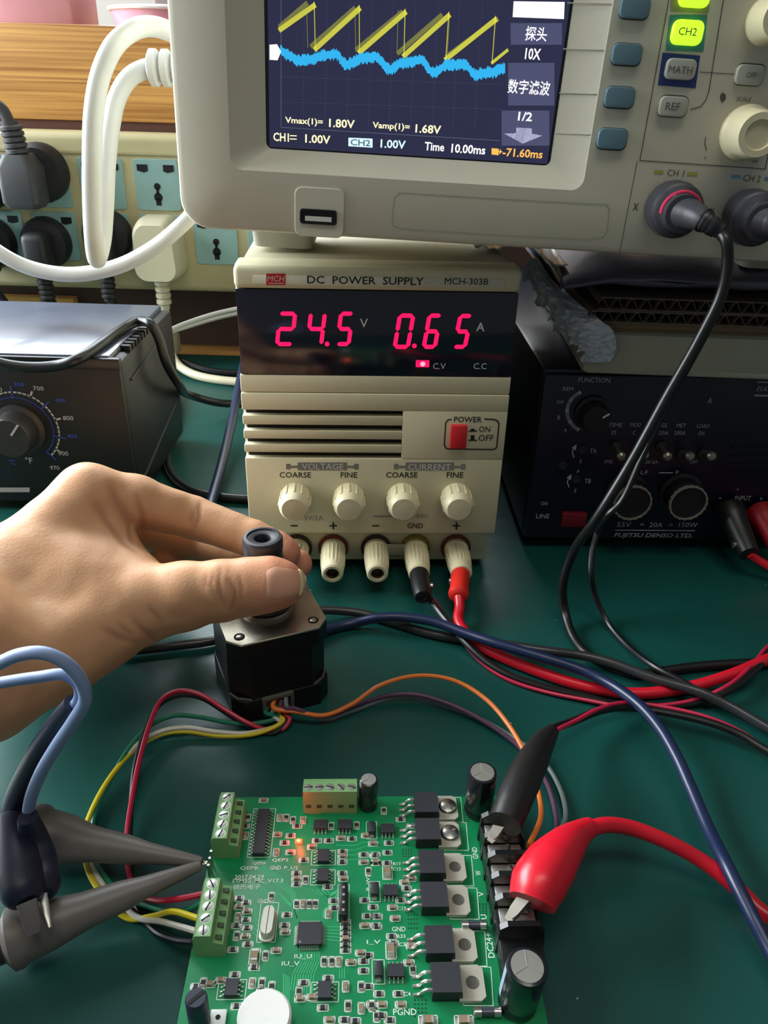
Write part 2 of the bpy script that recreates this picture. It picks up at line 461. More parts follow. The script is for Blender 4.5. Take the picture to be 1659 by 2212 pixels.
# ivory plug
c = plug_xy(351, 530)
t = thing('power_plug', 'ivory white plug in the lower row beside the oscilloscope', 'plug', (c.x, SY - .0010, c.z), group='plugs in the power strip')
prof = []
for y, kx, kz, dz in ((0, 1, 1, 0), (-.012, 1, 1, 0), (-.022, .95, .97, -.001), (-.028, .80, .88, -.002)):
    prof.append([(x * kx, y, z * kz + dz) for x, z in [(px_ * (1 - .18 * max(0, pz_ / .026)), pz_) for px_, pz_ in rrect(.043, .052, .012, 6)]])
MB().loft(prof).build('body', M_PLUGW, t)
g = MB()
for k in range(4): g.lathe([(.0056, 0), (.0066, .001), (.0066, .0038), (.0056, .0048)], 16, T(0, -.013, -.0315 - .0055 * k))
g.lathe([(.0048, 0), (.0048, .03)], 12, T(0, -.013, -.052))
g.build('strain_relief', M_PLUGW, t)
zb = c.z
MB().tube(spline([(0, -.013, -.050), (.001, -.014, -.062), (.004, -.02, -(zb - .012)), (.03, -.05, -(zb - .0045)), (.10, -.07, -(zb - .0045)), (.22, -.08, -(zb - .0045))], 8), .0038, 12).build('cord', M_PLUGW, t)

# thick white leads beside the oscilloscope
L = [(420, 148, None, .46), (372, 146, None, .46), (318, 148, None, .46), (280, 168, None, .458), (254, 210, None, .455), (240, 270, None, .45), (231, 350, None, .445), (227, 440, None, .44), (221, 520, None, .436), (210, 560, None, .425), (203, 520, None, .412), (199, 430, None, .41), (199, 330, None, .41), (203, 240, None, .412), (218, 160, None, .416), (246, 100, None, .42), (285, 66, None, .43), (325, 57, None, .445), (362, 66, None, .455), (410, 95, None, .47), (470, 150, None, .49)]
wl = thing('scope_lead', 'thick white lead looped beside the left of the oscilloscope', 'cable', at(210, 560, y=.425))
off = wl.location
MB().tube([p - off for p in spline(world_pts(L), 10)], .0046, 16).build('lead', M_WHITECAB, wl)
g = MB(); pA = at(322, 146, y=.46) - off; pB = at(420, 150, y=.46) - off; A = aim(pA, pB)
for k in range(5): g.lathe([(.0066, 0), (.0086, .001), (.0086, .0042), (.0066, .0056)], 20, A @ T(0, 0, .0062 * k))
g.lathe([(.0062, 0), (.0062, .030)], 16, A)
g.build('strain_relief', M_WHITECAB, wl)
cable('white_lead', [(520, 400, None, .53), (450, 430, None, .51), (392, 487, None, .50), (330, 537, None, .50), (250, 577, None, .50), (150, 593, None, .50), (60, 577, None, .50), (-10, 540, None, .50), (-90, 470, None, .51), (-140, 400, None, .53)], .0046, M_WHITECAB, 'thick white cable sagging in front of the power strip', 'cable', n=14)
# ================================================================== bench power supply
psu = thing('power_supply', 'cream bench DC power supply reading 24.5 V and 0.65 A', 'power supply', (-.0054, .361, 0), (0, 0, 3))
q = Panel(psu)
HX = .065
zT = .1635
def zz(py, px=830): return q(px, py)[1]
z_hd = zz(628); z_win = zz(813); z_step = zz(850); z_v0 = zz(887); z_v1 = zz(990); z_low = zz(1150)
MB().bx(-.0635, .0635, .018, .25, .006, zT - .001, .002).build('case', M_CREAM2, psu)
MB().bx(-HX, HX, .004, .0185, z_low, zT, .0015).build('bezel', M_CREAM, psu)
MB().bx(-HX, HX, -.001, .006, z_hd, zT, .0025, seg=3).build('header', M_CREAM, psu)
MB().bx(-HX, HX, 0, .006, z_step, z_win, .0006).build('brow', M_CREAM, psu)
xv = q(869, 930)[0]
MB().bx(-HX, HX, -.0008, .006, z_v0, z_step - .0002, .0006).build('upper_rail', M_CREAM, psu)
MB().bx(xv, HX, -.0008, .006, z_v1, z_v0 + .0002, .0004).build('switch_plate', M_CREAM, psu)
MB().bx(-HX, HX, -.0008, .006, z_low, z_v1, .0006).build('control_panel', M_CREAM, psu)
MB().bx(-HX + .0015, xv, .0032, .0045, z_v1, z_v0).build('vent_recess', M_DARK, psu)
for ya, yb in ((899, 919), (931, 949), (961, 978)):
    za, zb_ = zz(ya), zz(yb)
    MB().bx(-HX, xv, -.0006, .0045, zb_, za, .0006).build('vent_rib', M_CREAM, psu)
MB().bx(-HX + .0018, HX - .0022, .0062, .0185, .005, z_low + .0002, .0008).build('terminal_plate', M_CREAM, psu)
for x in (-.05, .05):
    for y in (.03, .22): MB().lathe([(.006, 0), (.007, .0065)], 16, T(x, y, 0)).build('rubber_foot', M_BLACK, psu)
win = MB().bx(-HX + .0006, HX - .0006, .0002, .0042, z_win + .0002, z_hd - .0002, .0003).build('display_window', M_NAVY, psu)
# header label
a = q(546, 592, -.0012); b = q(1088, 622, -.0012)
MB().bx(a[0], b[0], -.0014, -.0008, b[1], a[1] - .0005, .0002).build('name_plate', M_LABEL, psu)
tx = MB(); yy = -.0016
def ptext(mb, s, px, py, wpx=None, hpx=None, y=-.0016, bold=0., slant=0., pan=q):
    c = pan(px, py, y)
    w_ = abs(pan(px + (wpx or 0) / 2, py, y)[0] - pan(px - (wpx or 0) / 2, py, y)[0]) if wpx else None
    h_ = abs(pan(px, py + (hpx or 0) / 2, y)[1] - pan(px, py - (hpx or 0) / 2, y)[1]) if hpx else None
    put_text(mb, s, c[0], c[1], w_, h_, bold, y=y, slant=slant)
ptext(tx, 'DC  POWER  SUPPLY', 790, 606, 252, 17, bold=.012)
ptext(tx, 'MCH-303B', 1008, 608, 94, 14)
ptext(tx, 'POWER', 1011, 906, 60, 12, y=-.001, bold=.01)
ptext(tx, 'ON', 1047, 927, 24, 12, y=-.001)
ptext(tx, 'OFF', 1050, 946, 32, 13, y=-.001)
for s, x in (('COARSE', 638), ('FINE', 754), ('COARSE', 868), ('FINE', 983)): ptext(tx, s, x, 1026, 68 if len(s) > 4 else 36, 12, y=-.001, bold=.012)
ptext(tx, 'GND', 897, 1136, 34, 11, y=-.001, bold=.01)
def lines(mb, pts, wpx=2.4, y=-.001, pan=q):
    wd = wpx * .361 / 1700; mb.mark()
    line2(mb, [pan(*p, y) for p in pts], wd, y)
lines(tx, [(629, 1136), (642, 1136)], 4); lines(tx, [(805, 1136), (818, 1136)], 4)
lines(tx, [(713, 1136), (727, 1136)], 4); lines(tx, [(720, 1129), (720, 1143)], 4)
lines(tx, [(979, 1136), (993, 1136)], 4); lines(tx, [(986, 1129), (986, 1143)], 4)
lines(tx, [(975, 906), (968, 907), (963, 913), (960, 960), (963, 968), (970, 970), (1066, 971), (1073, 967), (1078, 915), (1074, 908), (1066, 906), (1047, 905)], 3)
lines(tx, [(1013, 931), (1030, 931)], 3); patch(tx, [q(1017, 931, -.001), q(1025, 931, -.001), q(1025, 926, -.001), q(1017, 926, -.001)], -.001)
lines(tx, [(1013, 951), (1030, 951)], 3); patch(tx, [q(1017, 951, -.001), q(1025, 951, -.001), q(1025, 940, -.001), q(1017, 940, -.001)], -.001)
tx.build('black_lettering', M_BLACKTX, psu, 0)
gt_ = MB()
for x0, x1 in ((618, 775), (851, 1006)):
    m_ = (x0 + x1) / 2
    poly = [(x0, 1002), (x0 + 10, 1002), (x0 + 10, 1006), (x0 + 25, 1006), (x0 + 25, 999), (x1 - 25, 999), (x1 - 25, 1006), (x1 - 10, 1006), (x1 - 10, 1002), (x1, 1002), (x1, 1014), (x1 - 10, 1014), (x1 - 10, 1011), (x1 - 25, 1011), (x1 - 25, 1016), (x0 + 25, 1016), (x0 + 25, 1011), (x0 + 10, 1011), (x0 + 10, 1014), (x0, 1014)]
    patch(gt_, [q(px_, py_, -.00095) for px_, py_ in poly], -.00095)
ptext(gt_, '5V/2A', 678, 1119, 42, 10, y=-.001)
ptext(gt_, '0~30V', 902, 1115, 46, 9, y=-.001)
lines(gt_, [(806, 1115), (845, 1116)], 3)
gt_.build('grey_print', M_GREYTX, psu, 0)
wt = MB()
ptext(wt, 'VOLTAGE', 697, 1008, 90, 13, y=-.0011); ptext(wt, 'CURRENT', 928, 1009, 92, 13, y=-.0011)
ptext(wt, 'V', 786, 698, 17, 19, y=0); ptext(wt, 'A', 1038, 706, 18, 19, y=0, bold=.02)
ptext(wt, 'C.V', 949, 791, 27, 13, y=0); ptext(wt, 'C.C', 1037, 791, 28, 13, y=0)
wt.build('white_lettering', M_WHITETX, psu, 0)
lg = MB(); patch(lg, [q(575, 591, -.0016), q(617, 591, -.0016), q(617, 616, -.0016), q(575, 616, -.0016)], -.0016); lg.build('red_badge', M_REDLOGO, psu, 0)
lg = MB(); ptext(lg, 'MCH', 596, 602, 36, 12, y=-.0018, slant=.2); lines(lg, [(580, 612), (613, 612)], 1.5, -.0018); lg.build('badge_lettering', M_LABEL, psu, 0)

SEGS = {'a': ((.05, 1), (.95, 1)), 'b': ((1, .98), (1, .53)), 'c': ((1, .47), (1, .02)), 'd': ((.05, 0), (.95, 0)), 'e': ((0, .47), (0, .02)), 'f': ((0, .98), (0, .53)), 'g': ((.05, .5), (.95, .5))}
DIG = {'2': 'abged', '4': 'fgbc', '5': 'afgcd', '0': 'abcdef', '6': 'afgecd'}
def digit(ch, px0, px1, py0, py1):
    bl = q(px0, py1, 0); tr = q(px1, py0, 0)
    sh_ = (tr[1] - bl[1]) * .13; W_ = tr[0] - bl[0] - sh_; H_ = tr[1] - bl[1]
    th = H_ * .115; mb = MB()
    for sname in DIG[ch]:
        (ax, ay), (bx_, by) = SEGS[sname]
        A = Vector((bl[0] + th/2 + ax * (W_ - th), bl[1] + th/2 + ay * (H_ - th))); B = Vector((bl[0] + th/2 + bx_ * (W_ - th), bl[1] + th/2 + by * (H_ - th)))
        d = (B - A).normalized(); n = Vector((-d.y, d.x)) * th / 2
        poly = [A - d * th * .15, A + d * th * .3 + n, B - d * th * .3 + n, B + d * th * .15, B - d * th * .3 - n, A + d * th * .3 - n]
        poly = [(p.x + (p.y - bl[1]) / H_ * sh_, p.y) for p in poly]
        mb.add([(x, .0001, z) for x, z in poly] + [(x, -.0001, z) for x, z in poly], [[0, 1, 2, 3, 4, 5], [6, 7, 8, 9, 10, 11]] + [[i, (i+1) % 6, 6 + (i+1) % 6, 6 + i] for i in range(6)])
    return mb.build('led_digit', M_SEG, psu, 0)
def C4(x, y): return 480 + x / 2.44, 530 + y / 2.44
for ch, x0, x1, y0, y1 in (('2', 278, 396, 350, 530), ('4', 438, 553, 350, 530), ('5', 594, 700, 350, 530), ('0', 897, 1020, 360, 545), ('6', 1050, 1165, 360, 545), ('5', 1210, 1326, 362, 545)):
    p0 = C4(x0, y0); p1 = C4(x1, y1); digit(ch, p0[0], p1[0], p0[1], p1[1])
for x, y in ((553, 520), (1013, 530)):
    c = q(*C4(x, y), 0); MB().prism(circ(.0011, 12), -.0001, .0001, T(c[0], 0, c[1]) @ RX(90)).build('decimal_point', M_SEG, psu, 0)
a = q(*C4(1022, 606), 0); b = q(*C4(1090, 642), 0)
MB().bx(a[0], b[0], -.0001, .0003, b[1], a[1]).build('indicator_lamp', M_SEG, psu, 0)
c = q(*C4(1057, 625), 0); MB().prism(circ(.0012, 12), 0, .0002, T(c[0], 0, c[1]) @ RX(90)).build('lamp_glow', M_LEDCORE, psu, 0)
# power switch
a = q(974, 916, -.001); b = q(1005, 970, -.001)
MB().bx(a[0], b[0], -.0035, -.0006, b[1] + .001, a[1], .0006).build('power_switch', M_REDPL, psu)
# knobs
kx0 = [q(x, 1070, -.001) for x in (638, 754, 869, 985)]
kb = None
for (x, z) in kx0:
    M_ = T(x, -.0008, z - .0008)
    if kb is None:
        kb = MB().lathe([(.0079, 0), (.0080, .0006), (.0078, .0105), (.0072, .0128), (.0060, .0142), (.0001, .0146)], 36, FRONT, flute=(18, .0003, .0005, .0090)).build('knob', M_KNOB, psu); ko = kb
        cap = MB()
        for k in range(12):
            a_ = 2 * PI * k / 12
            cap.bx(.0076, .0083, -.0005, .0005, .0006, .0100, .0002, FRONT @ Matrix.Rotation(a_, 4, 'Z'))
        kr = cap.build('grip_ribs', M_KNOB, kb)
    else:
        ko = cp(kb, psu); cp(kr, ko)
    ko.location = M_.to_translation()
# binding posts
M_WRED = mat('dull_red_washer', rgb(112, 40, 30), .5); M_WBLK = mat('black_washer', rgb(52, 36, 28), .5)
bp0 = None
YB = .0062
posts = []
for px_, red in ((642, 0), (720, 1), (812, 0), (897, 2), (984, 1)):
    x, z = q(px_, 1181, YB)
    posts.append((x, z))
    if bp0 is None:
        bp0 = MB().lathe([(.0058, .0015), (.0066, .0022), (.0066, .0045), (.0061, .006), (.0068, .0075), (.0064, .019), (.0058, .0235), (.0056, .0265), (.0048, .0272), (.0035, .0272), (.0034, .0225), (.0001, .0225)], 40, FRONT, flute=(20, .0007, .007, .0195)).build('binding_post', M_KNOB, psu)
        hole = MB().lathe([(.0026, .0226), (.0033, .0228), (.0033, .0262), (.0028, .0262), (.0026, .0232), (.0001, .0232)], 20, FRONT).build('socket_sleeve', mat('dull_brass', rgb(120, 108, 84), .35, .9), bp0)
        po = bp0
    else:
        po = cp(bp0, psu); cp(hole, po)
    po.location = (x, YB, z)
    MB().lathe([(.0078, 0), (.0082, .0004), (.0082, .0016), (.0066, .0020)], 28, T(x, YB, z) @ FRONT).build('washer', {0: M_WBLK, 1: M_WRED, 2: mat('green_washer', rgb(126, 122, 30), .5)}[red], psu)
# grounding link between two posts
MB().bx(posts[2][0], posts[3][0], .0028, .0036, posts[2][1] - .0035, posts[2][1] + .0035, .0003).build('link_bar', M_CREAM2, psu)

# ================================================================== red and black test leads
M_REDJK = mat('red_plug_sleeve', rgb(222, 44, 34), .4, var=.05)
PW = wmat(psu)
def post_tip(i, d): return PW @ Vector((posts[i][0], YB - d, posts[i][1]))
def rel(L, o): return [p - o.location for p in L]
# red lead
tip = post_tip(4, .0235)
rl = thing('test_lead', 'red test lead with banana plug and red crocodile clip', 'test lead', (tip.x, tip.y, 0))
p0 = tip; p1 = at(990, 1290, z=.012)
A = aim(p0 - rl.location, p1 - rl.location); ln = (p1 - p0).length
MB().lathe([(.0022, -.004), (.0022, .006), (.0010, .0062)], 14, A).build('plug_pin', mat('brass_pin', rgb(150, 120, 70), .35, .9), rl)
MB().lathe([(.0040, .003), (.0048, .0036), (.0049, ln*.5), (.0047, ln*.80), (.0052, ln*.82), (.0052, ln*.92), (.0040, ln*.98), (.0024, ln)], 24, A).build('banana_plug', M_REDJK, rl)
MB().lathe([(.0016, 0), (.0016, .0008), (.0008, .0012)], 12, A @ T(0, 0, ln*.45) @ RY(-90) @ T(0, 0, .0046)).build('set_screw', M_METAL, rl)
L = [('w', *(p0.lerp(p1, .9))), (993, 1312, .0085), (990, 1336, .006), (1002, 1362, .0048), (1040, 1396, .0035), (1150, 1446, .003), (1270, 1484, .003), (1370, 1498, .003), (1480, 1486, .0035), (1580, 1457, .005), (1659, 1424, .005), (1800, 1370, .004), (2000, 1420, .004), (2060, 1650, .004), (1960, 1900, .004), (1800, 2020, .004), (1659, 1978, .004), (1592, 1918, .006), (1520, 1862, .010), (1440, 1818, .015), (1360, 1788, .019), (1300, 1783, .022), (1248, 1806, .024)]
MB().tube(rel(spline(world_pts(L), 8), rl), .0026, 14).build('wire', M_REDCAB, rl)
# crocodile boot: sleeve bulging towards the jaws
M_JAW = mat('dull_jaw_metal', rgb(128, 122, 112), .45, .8)
def clip(root, path, radii, mboot, jaw_to, flat=.72):
    P = spline([p - root.location for p in path], 6); n_ = len(P)
    rs = []
    for i in range(n_):
        f = i / (n_ - 1) * (len(radii) - 1); k = min(int(f), len(radii) - 2); rs.append(radii[k] * (1 - f + k) + radii[k + 1] * (f - k))
    MB().tube(P, rs, 20).build('clip_boot', mboot, root)
    e = P[-1]; d = (P[-1] - P[-3]).normalized(); j = jaw_to - root.location
    for s in (-1, 1):
        up = Vector((0, 0, 1)); side = d.cross(up).normalized()
        ax = (j - e)
        M_ = aim(e - d * .006 + up * .0012 * s, j + up * .0004 * s)
        MB().loft([[(x, y, 0) for x, y in ((-.0022, -.0008), (.0022, -.0008), (.0022, .0008), (-.0022, .0008))], [(x, y, (j - e).length * .7 + .006) for x, y in ((-.0016, -.0006), (.0016, -.0006), (.0016, .0006), (-.0016, .0006))], [(x, y, (j - e).length + .006) for x, y in ((-.0010, -.0004), (.0010, -.0004), (.0010, .0004), (-.0010, .0004))]], M=M_).build('clip_jaw', M_JAW, root)
path = [at(1275, 1786, z=.0235), at(1252, 1800, z=.0245), at(1222, 1828, z=.026), at(1190, 1868, z=.0265), at(1162, 1912, z=.026), at(1150, 1950, z=.024)]
clip(rl, path, [.0032, .0042, .0062, .0080, .0084, .0070], M_REDCAB, at(1104, 1978, z=.0195))
# black lead (twin conductor, black clip)
tip = post_tip(3, .0235)
bl = thing('test_lead', 'black test lead with banana plug and black taped clip', 'test lead', (tip.x, tip.y, 0))
p0 = tip; p1 = at(914, 1292, z=.012)
A = aim(p0 - bl.location, p1 - bl.location); ln = (p1 - p0).length
MB().lathe([(.0040, .002), (.0050, .0026), (.0051, ln*.5), (.0046, ln*.86), (.0040, ln*.97), (.0020, ln)], 24, A).build('banana_plug', M_BLACK, bl)
MB().lathe([(.0020, 0), (.0020, .0014), (.0010, .0020)], 12, A @ T(0, 0, ln*.55) @ RY(80) @ T(0, 0, .0046)).build('set_screw', M_METAL, bl)
LB = [('w', *(p0.lerp(p1, .9))), (932, 1296, .008), (962, 1336, .005), (1000, 1384, .0045), (1050, 1434, .002), (1105, 1466, .0016), (1180, 1490, .0016), (1262, 1508, .0016), (1330, 1522, .0018), (1420, 1525, .002), (1500, 1515, .003), (1570, 1488, .0065), (1630, 1440, .006), (1670, 1395, .004), (1850, 1300, .003), (2050, 1400, .003), (1950, 1700, .003), (1800, 1690, .004), (1659, 1622, .004), (1600, 1584, .006), (1533, 1556, .008), (1440, 1534, .0085), (1350, 1523, .008), (1298, 1532, .0095), (1240, 1558, .012), (1196, 1578, .017), (1175, 1600, .0205)]
Pw = spline(world_pts(LB), 8)
offs = []
for i, p in enumerate(Pw):
    tg = (Pw[min(i+1, len(Pw)-1)] - Pw[max(i-1, 0)]).normalized(); sd = tg.cross(Vector((0, 0, 1))).normalized()
    tw = math.cos(i * .06); offs.append(sd * .0013 * tw + Vector((0, 0, .0008)) * math.sin(i * .06))
for m_, s in ((M_BLACKRUB, 1), (mat('pink_red_sheath', rgb(186, 30, 66), .35), -1)):
    MB().tube([p + o * s - bl.location for p, o in zip(Pw, offs)], .0009 if s < 0 else .0017, 10).build('wire', m_, bl)
path = [at(1192, 1580, z=.0185), at(1176, 1600, z=.021), at(1150, 1645, z=.0245), at(1128, 1690, z=.0265), at(1108, 1735, z=.027), at(1090, 1780, z=.026)]
clip(bl, path, [.0028, .0042, .0058, .0062, .0060, .0056], mat('black_tape_boot', rgb(24, 23, 22), .45, bump=.4, bscale=250), at(1068, 1802, z=.021))
# ================================================================== oscilloscope
osc = thing('oscilloscope', 'grey digital oscilloscope showing yellow sawtooth and blue noise traces', 'oscilloscope', (0, .35, .177), (0, 1.75, 0))
s = Panel(osc)
def emat(name, c, e=1.): return mat(name, rgb(*c), .5, var=0, emit=rgb(*c), estr=e)
X0 = s(388, 470)[0]; X1 = X0 + .325; ZT = .150
cxo, czo = (X0 + X1) / 2, ZT / 2
def ring3(w, h, r, y, cx, cz, n=6): return [(x, y, z) for x, z in rrect(w, h, r, n, cx, cz)]
rl_, rb_ = s(492, 200)[0], s(700, 378)[1]; rr_ = s(1293, 200)[0]
rt_ = rb_ + .110
wl_ = s(573, 150, .007)[0]; wr_ = s(1217, 150, .007)[0]; wb_ = (s(583, 321, .007)[1] + s(1180, 357, .007)[1]) / 2; wt_ = wb_ + .096
W_, H_ = X1 - X0, ZT
outer = [ring3(W_ - .02, H_ - .02, .010, .112, cxo, czo), ring3(W_ - .006, H_ - .006, .014, .100, cxo, czo), ring3(W_, H_, .012, .040, cxo, czo), ring3(W_, H_, .012, .0035, cxo, czo), ring3(W_ - .002, H_ - .002, .0115, .001, cxo, czo), ring3(W_ - .006, H_ - .006, .010, 0, cxo, czo),
         ring3(rr_ - rl_, rt_ - rb_, .005, 0, (rl_ + rr_) / 2, (rb_ + rt_) / 2), ring3(rr_ - rl_ - .0012, rt_ - rb_ - .0012, .005, .0006, (rl_ + rr_) / 2, (rb_ + rt_) / 2), ring3(wr_ - wl_, wt_ - wb_, .0025, .0066, (wl_ + wr_) / 2, (wb_ + wt_) / 2)]
MB().loft(outer, True, False).build('housing', M_SCOPE, osc)
MB().bx(wl_ - .0004, wr_ + .0004, .0066, .0085, wb_ - .0004, wt_ + .0004).build('screen_surround', mat('screen_black_border', rgb(28, 28, 40), .3), osc)
YS = .0064
il, ir = s(580, 150, YS)[0], s(1211, 150, YS)[0]; ib, it = wb_ + .0006, wt_ - .001
MB().bx(il, ir, YS, .0068, ib, it).build('screen', mat('lcd_panel', rgb(24, 24, 36), .3, var=0, emit=rgb(44, 46, 74), estr=.85), osc)
def k2(x, y): return 350 + x / 1.843, y / 1.843
def sp(x, y, d=0.): return s(*k2(x, y), YS - .0001 - d)
def sline(mb, pts, wpx, d=0.): line2(mb, [sp(*p, d) for p in pts], wpx * .32 / 1700, YS - .0001 - d)
def spatch(mb, pts, d=0.): patch(mb, [sp(*p, d) for p in pts], YS - .0001 - d)
def stext(mb, t_, x, y, w_, h_, bold=.02, d=.0001):
    ptext(mb, t_, *k2(x, y), w_ / 1.843, h_ / 1.843, y=YS - .0001 - d, bold=bold, pan=s)
g = MB()
for (x0, x1, y0, y1) in ((1388, 1592, 92, 178), (1378, 1562, 250, 420), (1352, 1542, 440, 580)): spatch(g, [(x0, y0), (x1, y0), (x1, y1), (x0, y1)])
g.build('menu_panels', emat('screen_menu_blue', (74, 76, 108), .8), osc, 0)
g = MB()
for yy_ in (305, 405): 
    for k in range(75):
        x = 478 + k * 11.8; y = yy_ + (x - 478) * .034; spatch(g, [(x, y), (x + 2, y), (x + 2, y + 2), (x, y + 2)])
for xx in (565, 655, 745, 835, 920, 1010, 1100, 1185, 1275):
    for k in range(42): 
        y = 10 + k * 12.; x = xx - k * .7 * (xx - 500) / 700; spatch(g, [(x, y), (x + 2, y), (x + 2, y + 2), (x, y + 2)])
sline(g, [(474, 0), (474, 505)], 1.0); sline(g, [(474, 507), (1345, 560)], 1.0)
g.build('graticule', emat('graticule_grey', (96, 100, 118), .8), osc, 0)
# sawtooth
saw = [(470, 118), (606, 22), (610, 195), (785, 35), (786, 208), (968, 50), (963, 222), (1142, 62), (1130, 236), (1328, 78), (1314, 250), (1375, 200)]
g = MB()
for i in range(0, 12, 2): sline(g, [saw[i], saw[i+1]], 9.5 if i < 10 else 6, .00005)
for i in range(1, 11, 2): sline(g, [(saw[i][0], saw[i][1] - 14), saw[i+1]], 1.6, .00005)
g.build('sawtooth_trace', emat('trace_yellow', (186, 184, 66), .95), osc, 0)
g = MB()
for a_, b_ in (((575, 10), (580, 190)), ((768, 40), (772, 205)), ((940, 40), (935, 215)), ((1145, 60), (1135, 225))): sline(g, [a_, b_], 1.4, .00003)
for i, dx in ((2, -14), (4, -10), (6, -22), (8, 4)): sline(g, [(saw[i][0] + dx, saw[i][1] - 12), (saw[i+1][0] + dx * 1.4, saw[i+1][1])], 9, .00002)
sline(g, [(470, 105), (575, 15)], 9, .00002)
g.build('trace_persistence', emat('trace_olive', (112, 114, 62), .85), osc, 0)
cy = [(470, 200), (505, 222), (540, 242), (600, 235), (640, 222), (690, 216), (735, 258), (800, 232), (850, 226), (905, 276), (960, 250), (1030, 240), (1080, 288), (1140, 258), (1205, 258), (1245, 298), (1300, 290), (1366, 275)]
g = MB(); up_, dn_ = [], []
N_ = 300
for k in range(N_):
    x = 470 + 896 * k / (N_ - 1)
    for i in range(len(cy) - 1):
        if cy[i][0] <= x <= cy[i+1][0]:
            f = (x - cy[i][0]) / (cy[i+1][0] - cy[i][0]); f = f * f * (3 - 2 * f); y = cy[i][1] * (1 - f) + cy[i+1][1] * f; break
    up_.append((x, y - 14 - random.random() * 14)); dn_.append((x, y + 12 + random.random() * 15))
for k in range(N_ - 1): spatch(g, [up_[k], up_[k+1], dn_[k+1], dn_[k]], .0001)
g.build('noise_trace', emat('trace_cyan', (44, 166, 224), .95), osc, 0)
g = MB(); stext(g, 'Vmax(1)=', 565, 485, 150, 32); stext(g, '1.80V', 716, 492, 102, 34); stext(g, 'Vamp(1)=', 912, 505, 148, 32); stext(g, '1.68V', 1060, 514, 102, 34)
stext(g, 'CH1', 474, 546, 62, 34); stext(g, '1.00V', 620, 554, 100, 34); sline(g, [(510, 540), (535, 541)], 2); sline(g, [(510, 553), (535, 554)], 2)
g.build('yellow_readout', emat('readout_yellow', (250, 240, 190), 1.), osc, 0)
g = MB(); g.mark(); spatch(g, [(742, 548), (838, 552), (838, 588), (742, 582)]); stext(g, '1.00V', 920, 574, 100, 34); g.build('cyan_readout', emat('readout_cyan', (208, 240, 246), 1.), osc, 0)
g = MB(); stext(g, 'CH2', 790, 568, 80, 26, d=.0002); g.build('channel_tag_lettering', emat('tag_dark', (80, 110, 130), .8), osc, 0)
g = MB(); stext(g, 'Time', 1085, 584, 78, 34); stext(g, '10.00ms', 1220, 594, 136, 36)
g.mark(); spatch(g, [(1400, 5), (1603, 8), (1600, 76), (1396, 68)]); stext(g, '探头', 1490, 135, 86, 58, .01); stext(g, '10X', 1477, 215, 62, 46); stext(g, '数字滤波', 1461, 348, 168, 58, .01); stext(g, '1/2', 1446, 464, 56, 36)
g.mark(); spatch(g, [(1410, 508), (1472, 511), (1472, 532), (1514, 540), (1436, 572), (1362, 532), (1410, 530)])
g.mark(); spatch(g, [(428, 178), (458, 176), (474, 205), (460, 240), (428, 238)], .0001)
g.build('white_readout', emat('readout_white', (246, 246, 246), 1.), osc, 0)
g = MB(); stext(g, '-71.60ms', 1436, 610, 160, 34); g.mark(); spatch(g, [(1312, 590), (1340, 592), (1340, 618), (1312, 615)]); stext(g, '+', 1346, 604, 18, 18); g.build('orange_readout', emat('readout_orange', (240, 176, 84), 1.), osc, 0)
# slope separators on the recess wall
def c3(x, y): return 1150 + x / 3.26, y / 3.26
g = MB()
for y3 in (20, 345, 655, 940):
    a_ = s(*c3(250 - (y3) * .09, y3), .006); b_ = s(*c3(545 - y3 * .15, y3 + 8), .0008)
    p, q_ = Vector((a_[0], .0064, a_[1])), Vector((b_[0], .0004, b_[1]))
    g.tube([p, q_], .00025, 6)
g.build('softkey_divider_lines', M_SCOPE2, osc)
# soft keys
M_KEYB = mat('slate_blue_key', rgb(96, 128, 142), .4, var=.05)
M_KEYG = mat('grey_key', rgb(176, 176, 164), .45, var=.05)
M_KEYLIT = mat('lit_key', rgb(196, 240, 40), .4, emit=(.52, 1., .03, 1), estr=1.05)
def key(px, py, wpx, hpx, m, name='soft_key', hh=.0022):
    c = s(px, py, -.001); sc_ = (s(px + 50, py, -.001)[0] - c[0]) / 50
    o = MB().loft([[(x, -z, y) for x, y in rrect(wpx*sc_*k, hpx*sc_*1.06*k, min(wpx, hpx)*sc_*.33*k, 4)] for z, k in ((-.001, 1.), (hh - .0006, 1.), (hh - .0001, .94), (hh, .85))]).build(name, m, osc)
    o.location = (c[0], 0, c[1]); return o
def keyrim(px, py, wpx, hpx):
    c = s(px, py, 0); sc_ = (s(px + 50, py, 0)[0] - c[0]) / 50
    MB().prism(rrect(wpx*sc_, hpx*sc_*1.06, min(wpx, hpx)*sc_*.33), 0, .00015, T(c[0], 0, c[1]) @ RX(90)).build('key_gap', mat('key_gap_dark', rgb(70, 70, 66), .7), osc, 0)
for x, y in ((720, 60), (663, 388), (612, 690), (560, 982)):
    key(*c3(x, y - 5), 64, 38, M_KEYB); keyrim(*c3(x, y - 2), 67, 42)
key(*c3(1145, -35), 67, 44, M_KEYLIT, 'channel_key'); key(*c3(1090, 230), 68, 45, M_KEYLIT, 'channel_key')
key(*c3(1042, 488), 66, 38, M_KEYG, 'channel_key'); key(*c3(990, 750), 62, 37, M_KEYG, 'channel_key'); key(*c3(1530, 528), 62, 37, M_KEYG, 'channel_key'); keyrim(*c3(990, 749), 65, 41); keyrim(*c3(1530, 527), 65, 41)
def pflat(mb, pts, y=-.0002):
    mb.mark(); patch(mb, [s(*c3(*p), y) for p in pts], y)
g = MB(); pflat(g, [(970, 105), (1232, 105), (1205, 362), (938, 355)]); g.build('teal_print', mat('teal_print', rgb(66, 136, 138), .5), osc, 0)
